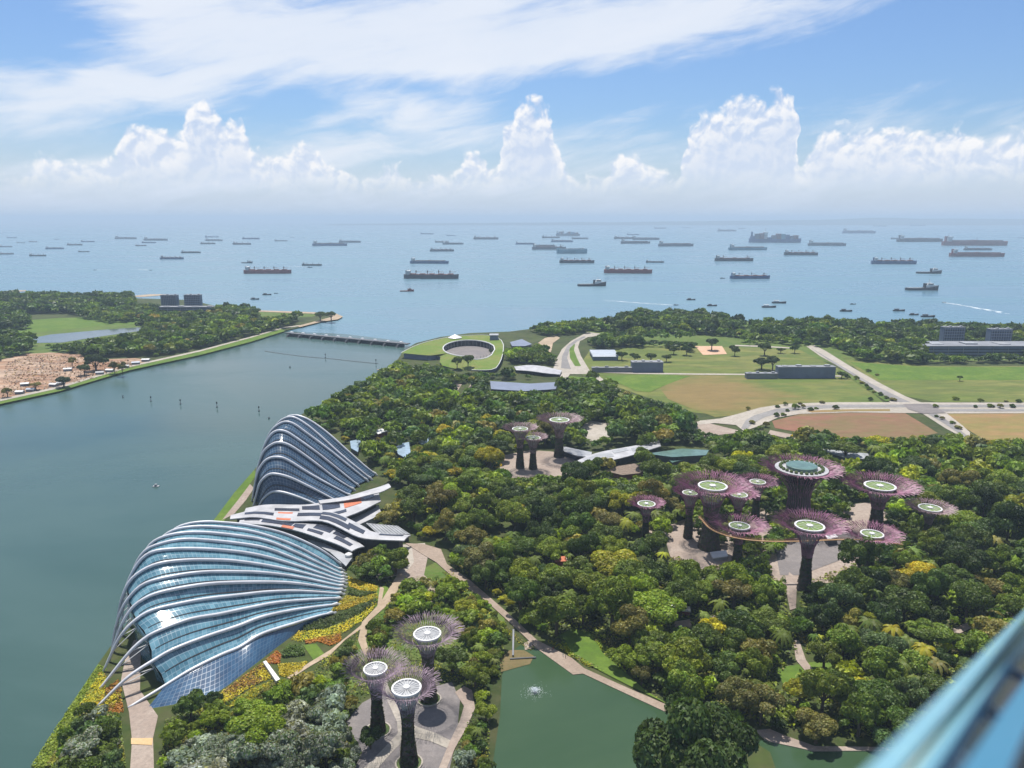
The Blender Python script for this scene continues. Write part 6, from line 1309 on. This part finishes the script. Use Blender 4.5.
for q in [(267, 295, 9, 'launch', hk, 'dark motor boat beyond the sandy point'), (276, 293.5, 4, 'launch', hk, 'tiny boat just beyond the dark motor boat off the sandy point'), (255, 299.4, 9, 'launch', hk, 'dark motor boat nearest the far left bank'), (310, 267.6, 5, 'launch', hk, 'tiny boat passing under the ship with thin masts'), (722.5, 278.5, 5, 'launch', hk, 'tiny boat left of the dark blue cargo ship'), (691, 300, 9, 'launch', hk, 'leftmost small motor boat of those off the tree belt'), (712, 306, 10, 'launch', hk, 'small motor boat right of the leftmost one off the tree belt'), (718, 316, 10, 'launch', hr, 'red motor boat close to the tree belt'), (676, 305.2, 5, 'speed', hk, 'tiny boat at the head of a long wake off the tree belt'),
          (779, 303.2, 14, 'launch', hk, 'larger motor boat with a white roof off the tree belt'), (769, 307.5, 14, 'launch', hk, 'dark motor boat just below the one with a white roof'), (853, 304.4, 6, 'launch', hk, 'tiny boat above the flat motor boat in the right middle'), (846, 311.4, 12, 'launch', hk, 'flat dark motor boat in the right middle'), (899, 311, 12, 'launch', hk, 'first of three dark boats in a slanting line on the right'), (914, 315, 10, 'launch', hk, 'middle one of three dark boats in a slanting line on the right'), (928, 317, 14, 'launch', hk, 'last of three dark boats in a slanting line on the right, closest to shore'), (944, 302.6, 4, 'speed', hk, 'speedboat trailing a bright white wake on the right'), (150.5, 270.4, 3, 'speed', hk, 'right one of two tiny speedboats with faint wakes on the left'), (95, 270.2, 3, 'speed', hk, 'left one of two tiny speedboats with faint wakes on the left')]: ship(*q, 'small boats')
FAR = [(12, 238, 10), (6, 247, 13), (7, 254.3, 13), (21, 243, 8), (33, 242, 8), (55, 249, 18), (75, 245.3, 15), (88, 242, 14), (57, 239.6, 5), (126, 239, 22), (156, 240.5, 24), (149, 243, 14), (141, 246, 11), (212, 237.3, 14), (214, 240.8, 18), (208, 244, 15), (251, 239.2, 17), (242, 244.6, 19), (281, 241.2, 13), (292, 237.4, 4), (427, 234.2, 13), (442, 236.8, 3), (451, 235.8, 9), (442, 242.4, 14), (453, 244.4, 21), (486, 239.4, 25),
       (551, 238, 18), (580, 239, 17), (562, 242, 22), (525, 244.4, 19), (544, 246.6, 22), (633, 235, 12), (625, 239, 22), (646, 239.8, 27), (727, 231.3, 19), (859, 233.2, 32), (897, 239, 12), (1021, 238, 6), (660, 228.6, 12), (686, 228, 8), (742, 228.6, 7), (880, 226.4, 14), (918, 226, 16)]
FAR.sort()
for i, (u, v, ln) in enumerate(FAR):
    lab = f"hazy far-off ship near the horizon, {ORD[i].strip() if i else 'first'} from the left of them" if i < 20 else (f"hazy far-off ship near the horizon, {ORD[len(FAR) - 1 - i].strip() if i < len(FAR) - 1 else 'first'} from the right of them" if len(FAR) - 1 - i < 20 else f"hazy far-off ship near the horizon at the middle of them, {['left', 'central', 'right'][i - 20]} one")
    ship(u, v, ln, ['tanker', 'bulk', 'tanker'][i % 3], [hg, hk, hb][i % 3], lab, 'hazy far ships', cranes=3)
def wake(pts, w0, w1, z=0.10):
    P = [g(u, v, z) for u, v in pts]; b = MB(); n = 14; P = spline(P, n)
    for k in range(n - 1):
        t = (P[k + 1] - P[k]).normalized(); s_ = Vector((-t.y, t.x, 0)); wa, wb = w0 + (w1 - w0) * k / (n - 1), w0 + (w1 - w0) * (k + 1) / (n - 1)
        for j in range(5):
            a, c_ = -1 + 2 * j / 5 + rng.uniform(0, .2), -1 + 2 * (j + .75) / 5 + rng.uniform(-.1, .1)
            if rng.random() < 1 - .75 * k / n: b.quad(P[k] + s_ * wa * a, P[k] + s_ * wa * c_, P[k + 1] + s_ * wb * c_, P[k + 1] + s_ * wb * a)
    if b.v: tag(b.build('wake', M['foam']), kind='stuff')
wake([(945, 302.6), (960, 305), (985, 309.5), (1010, 314)], 5, 9); wake([(673, 305), (650, 303.6), (620, 301.5), (600, 300)], 4, 6); wake([(713, 315.8), (700, 314.5), (680, 313.5)], 3, 5); wake([(148, 270), (140, 269.5), (130, 269.3)], 4, 7); wake([(94, 270), (104, 269.8), (112, 269.6)], 5, 6); wake([(307, 267), (298, 266.6), (288, 266.8)], 5, 8)
# markers and the floating boom in the bay
def marker(u, v, h, label, pole=True):
    p = g(u, v, .15); root = empty('channel_marker', p, label, 'buoy', 'marker buoys in the bay'); k = mpp(p)
    b = MB(); b.lathe([(.9, -.3), (1.1, .2), (.9, .7), (.2, .9)], 12); b.build('float', M['hull_grey'], root)
    b = MB(); b.lathe([(.28, .6), (.22, h * k)], 8); b.box(-.7, .7, -.1, .1, h * k * .62, h * k * .95); b.build('post', M['hull_black'] if pole else M['white'], root); return root
for q in [(123, 397.5, 2.2, 'low marker buoy farthest left in the bay'), (151, 401, 5, 'tall dark marker second from the left in the bay'), (180.5, 404, 5, 'tall dark marker third from the left in the bay'), (217, 407, 5.5, 'tall dark marker nearest the tall dome in the left bay'), (259, 411, 5, 'tall marker just above the top of the tall dome'), (269, 418.5, 1.5, 'tiny float near the top of the tall dome'), (325.5, 357.5, 4, 'tall marker on the floating boom left'), (376, 363.5, 4.5, 'tall marker on the floating boom right'), (290, 367.5, 1.6, 'small float out in the bay below the dam')]: marker(*q)
p = g(156, 486.5, .15); root = empty('pontoon', p, 'small pale pontoon alone in the middle of the bay', 'pontoon'); b = MB(); b.box(-2.2, 2.2, -1.2, 1.2, -.2, .5); b.build('deck', M['offwhite'], root); b = MB(); b.box(-.9, .9, -.7, .7, .5, 1.9); b.build('cabin', M['grey'], root)
for pts, lab in (([(265, 351), (285, 354), (310, 357), (330, 358.5), (352, 361), (378, 363.5)], 'long floating boom line across the bay in front of the dam'),):
    P = spline([g(u, v, .35) for u, v in pts], 70); b = MB()
    for q in P: b.lathe([(.5, -.5), (1.1, 0), (.5, .5)], 8, c=q)
    b.tube(P, .2, 4); tag(b.build('floating_boom', M['hull_grey'], loc=P[0]), lab, 'boom')
b = MB(); A_, B_ = g(377, 370, 1.2), g(398, 368.5, 1.2)
root = empty('jetty', (A_.x, A_.y, 0), 'little jetty at the bay end of the grass-roofed building', 'jetty'); t = (B_ - A_).normalized(); s_ = Vector((-t.y, t.x, 0)) * 2.2
b.hexa([A_ - s_, B_ - s_, B_ + s_, A_ + s_], [q + Vector((0, 0, .5)) for q in (A_ - s_, B_ - s_, B_ + s_, A_ + s_)]); b.build('deck', M['timber_deck'], root, loc=(A_.x, A_.y, 0))
b = MB()
for k in range(6):
    for sg in (-1, 1): q = A_.lerp(B_, (k + .5) / 6) + s_ * .8 * sg; b.tube([(q.x, q.y, -1), (q.x, q.y, 1.3)], .3, 6)
b.build('pile', M['dgrey'], root, loc=(A_.x, A_.y, 0))
# white site cabins and stacked plant along the edge of the bare earth
for i, (u, v, c_, lab) in enumerate([(20, 394, 'white', 'white site cabin nearest the left edge of the bare earth'), (31, 391.5, 'roofblue', 'pale blue site cabin on the near edge of the bare earth'), (54, 386.5, 'white', 'white site cabin below the flat-topped tree'), (61, 385, 'grey', 'grey site cabin below the flat-topped tree'), (100, 374.5, 'grey', 'grey site cabin on the shore road'), (110, 372, 'white', 'white site cabin on the shore road'), (125, 368, 'grey', 'grey site cabin at the right end of the bare earth'), (136, 364.5, 'roofblue', 'long pale blue site cabin at the right end of the bare earth'), (146, 361.5, 'white', 'white site cabin beyond the right end of the bare earth'), (25, 386, 'white', 'white tarpaulin tent on the bare earth, left'), (68, 371, 'white', 'white tarpaulin tent on the bare earth, middle')]):
    p = g(u, v); root = empty('site_cabin', p, lab, 'cabin', 'site cabins', R_(rng.uniform(-10, 25))); k = mpp(p); b = MB(); b.box(-3.6 * k, 3.6 * k, -3, 3, -.2, 3.2); b.build('wall', M['podium'], root); b = MB(); b.hexa([(-3.8 * k, -3.4, 3.2), (3.8 * k, -3.4, 3.2), (3.8 * k, 3.4, 3.2), (-3.8 * k, 3.4, 3.2)], [(-3.8 * k, -.2, 4.4), (3.8 * k, -.2, 4.4), (3.8 * k, .2, 4.4), (-3.8 * k, .2, 4.4)]); b.build('roof', M[c_], root)
# fountain
p = g(535, 692, LAND + .42); root = empty('fountain', p, 'white fountain spraying in the green lake', 'fountain'); qs, cs = [], []
for i in range(900):
    a, v0, tt = rng.uniform(0, 6.28), rng.uniform(.2, 1.0), rng.uniform(0, 1.0); r = v0 * tt * 3.4; z = max(.05, 3.6 * tt * (1.15 - v0 * .35) * (1.15 - tt) * 1.3); c0 = np.array([r * cos(a), r * sin(a), z]); s_ = rng.uniform(.06, .16)
    n_ = rng.normal(size=3); n_ /= np.linalg.norm(n_); t1 = np.cross(n_, rng.normal(size=3)); t1 /= np.linalg.norm(t1); t2 = np.cross(n_, t1); qs.append([c0 - t1 * s_, c0 + t2 * s_, c0 + t1 * s_, c0 - t2 * s_])
for i in range(420):
    a, r = rng.uniform(0, 6.28), abs(rng.normal()) * 3.2; c0 = np.array([r * cos(a), r * sin(a), .03]); s_ = rng.uniform(.03, .11); qs.append([c0 + np.array([-s_, 0, 0]), c0 + np.array([0, -s_, 0]), c0 + np.array([s_, 0, 0]), c0 + np.array([0, s_, 0])])
sp = leaf_object('spray', np.array(qs), np.full((len(qs), 3), .85), root); sp.data.materials[0] = M['foam']
b = MB(); b.lathe([(.6, -.3), (.6, .2), (.25, .5)], 12); b.build('nozzle', M['grey'], root)
# lake edge: little weir wall and a slatted pier
A_, B_ = g(510, 659, 2.6), g(536, 657.5, 2.6); root = empty('weir', (A_.x, A_.y, LAND), 'low dark weir wall in the corner of the lake', 'wall'); b = MB(); t = (B_ - A_).normalized(); s_ = Vector((-t.y, t.x, 0)) * .35
b.hexa([q - Vector((0, 0, 1)) for q in (A_ - s_, B_ - s_, B_ + s_, A_ + s_)], [q + Vector((0, 0, .3)) for q in (A_ - s_, B_ - s_, B_ + s_, A_ + s_)]); b.build('coping', M['dgrey'], root, loc=(A_.x, A_.y, LAND))
A_, B_ = g(513, 656, 2.8), g(513.5, 630, 2.8); b = MB(); t = (B_ - A_).normalized(); s_ = Vector((-t.y, t.x, 0)) * .4; b.hexa([A_ - s_, B_ - s_, B_ + s_, A_ + s_], [q + Vector((0, 0, .5)) for q in (A_ - s_, B_ - s_, B_ + s_, A_ + s_)]); b.build('side_wall', M['podium'], root, loc=(root.location.x, root.location.y, LAND))
# people on the boardwalk
def person(u, v, col, label, pose=0.0):
    p = g(u, v, LAND + .57); me = bpy.data.meshes.new('person'); V = [(0, 0, .95), (0, 0, 1.2), (0, 0, 1.42), (0, 0, 1.52), (0, .01, 1.66), (.17, 0, 1.42), (.24, .03, 1.15), (.24, .14, .92), (-.17, 0, 1.42), (-.24, -.03, 1.15), (-.24, .08, .92), (.1, 0, .88), (.11, .12 * pose, .48), (.11, -.05 * pose, .07), (.11, .12, .03), (-.1, 0, .88), (-.11, -.12 * pose, .48), (-.11, -.28 * pose, .07), (-.11, -.14 * pose + .1, .03)]
    E = [(0, 1), (1, 2), (2, 3), (3, 4), (2, 5), (5, 6), (6, 7), (2, 8), (8, 9), (9, 10), (0, 11), (11, 12), (12, 13), (13, 14), (0, 15), (15, 16), (16, 17), (17, 18)]; RR = [.15, .14, .15, .06, .11, .07, .05, .04, .07, .05, .04, .10, .07, .05, .05, .10, .07, .05, .05]
    me.from_pydata(V, E, []); o = obj('person', me, None, p); md = o.modifiers.new('skin', 'SKIN')
    for i, s_ in enumerate(me.skin_vertices[0].data): s_.radius = (RR[i], RR[i]); s_.use_root = (i == 0)
    o.modifiers.new('sub', 'SUBSURF').levels = 1; me.materials.append(mat('clothes', col, .9)); o.rotation_euler.z = rng.uniform(0, 6.28); return tag(o, label, 'person', 'people on the boardwalk')
person(563, 656.5, (.5, .5, .5), 'person in pale clothes strolling on the wide part of the boardwalk', 1); person(565.5, 658, (.05, .06, .1), 'person in dark clothes beside the pale-clothed one on the boardwalk', .6); person(553, 650, (.3, .05, .05), 'person in a dull red shirt on the boardwalk above the lake corner', 1)

# ------------------------------------------------------------------ blurred parapet of the deck the camera stands on
def near(u, v, d): 
    return Vector((0, 0, H)) + gdir(u, v) * d
root = empty('glass_parapet', near(1010, 800, 1.3), 'blurred blue glass and steel parapet crossing the lower right corner', 'railing'); base = root.location.copy()
M['rail'] = mat('rail_enamel', (0.19, 0.40, 0.52), 0.35, coat=.4); M['rail_edge'] = mat('rail_edge', (0.55, 0.54, 0.36), 0.4); M['rail_glass'] = mat('blue_panel', (0.008, 0.035, 0.13), 0.2, spec=.4); M['strut'] = mat('pale_strut', (0.20, 0.28, 0.36), 0.4); M['rail_in'] = mat('inner_rail', (0.04, 0.16, 0.27), 0.35); M['ledge'] = mat('ledge_stone', (0.28, 0.2, 0.19), .7)
def bar(name, m, P, Q, p, q, dz=Vector((0, 0, -.05))):
    """a slab between the long edges P-Q and p-q with thickness"""
    b = MB(); b.hexa([P + dz, Q + dz, q + dz, p + dz], [P, Q, q, p]); o = b.build(name, M[m], root, loc=None); o.location = -base if False else (0, 0, 0); o.matrix_parent_inverse = root.matrix_world.inverted(); return o
bpy.context.view_layer.update()
def edge(a, b, d0=1.0, d1=2.5):
    """a straight rail edge through two survey points, run on past both ends"""
    P, Q = near(a[0], a[1], d0), near(b[0], b[1], d1); return P + (P - Q) * .35, Q + (Q - P) * .6
E0, E1 = edge((866, 768), (1024, 611)); F0, F1 = edge((906, 768), (1024, 628)); G0, G1 = edge((915, 768), (1024, 633)); I0, I1 = edge((936, 768), (1024, 643))
bar('top_rail', 'rail', E0, E1, F0, F1); bar('rail_edge', 'rail_edge', F0 + Vector((0, 0, .001)), F1 + Vector((0, 0, .001)), G0, G1); bar('top_rail', 'rail', G0 + Vector((0, 0, .0)), G1, I0, I1)
J0, J1 = edge((962, 768), (1024, 682), 1.08, 1.85); K0, K1 = edge((1010, 768), (1024, 735), 1.08, 1.3); N0, N1 = edge((1085, 800), (1110, 760), 1.1, 1.6)
dn = Vector((0, 0, -.04)); bar('glass_panel', 'rail_glass', I0 + dn, I1 + dn, J0 + dn, J1 + dn, Vector((0, 0, -.012))); bar('inner_rail', 'rail_in', J0, J1, K0, K1); bar('glass_panel', 'rail_glass', K0 + dn, K1 + dn, N0 + dn, N1 + dn, Vector((0, 0, -.012))); bar('ledge', 'ledge', N0 + dn, N1 + dn, near(1330, 900, 1.0), near(1400, 780, 2.0))
for (u0, v0, u1, v1, d) in ((945, 751, 958, 764, 1.08), (951, 742, 967, 753, 1.14), (978, 709, 993, 720, 1.5), (984, 697, 1003, 710, 1.58), (1008, 662, 1030, 676, 2.1)):
    b = MB(); up = Vector((0, 0, -.012)); b.tube([near(u0, v0, d) + up, near(u1, v1, d * .99) + up], .0032 * d, 6); o = b.build('strut', M['strut'], root); o.matrix_parent_inverse = root.matrix_world.inverted()
b = MB(); b.tube([K1 + Vector((0, 0, -.06)), K1 + Vector((0, 0, -1.2))], .03, 8); b.tube([K0 + Vector((0, 0, -.06)), K0 + Vector((0, 0, -1.2))], .03, 8); o = b.build('post', M['strut'], root); o.matrix_parent_inverse = root.matrix_world.inverted()

# ------------------------------------------------------------------ the air over the strait
hm = bpy.data.materials.new('haze'); hm.use_nodes = True; t = NT(hm.node_tree); t.n.clear()
pvn = t.new('ShaderNodeVolumePrincipled'); pvn.inputs['Color'].default_value = (0.62, 0.80, 1.0, 1); pvn.inputs['Density'].default_value = 0.000078; pvn.inputs['Anisotropy'].default_value = 0.0
out = t.new('ShaderNodeOutputMaterial'); t.link(pvn.outputs[0], out.inputs['Volume'])
b = MB(); b.box(-60000, 60000, -3000, 60000, -2.0, 330); hz_o = b.build('haze', hm); hz_o['kind'] = 'stuff'
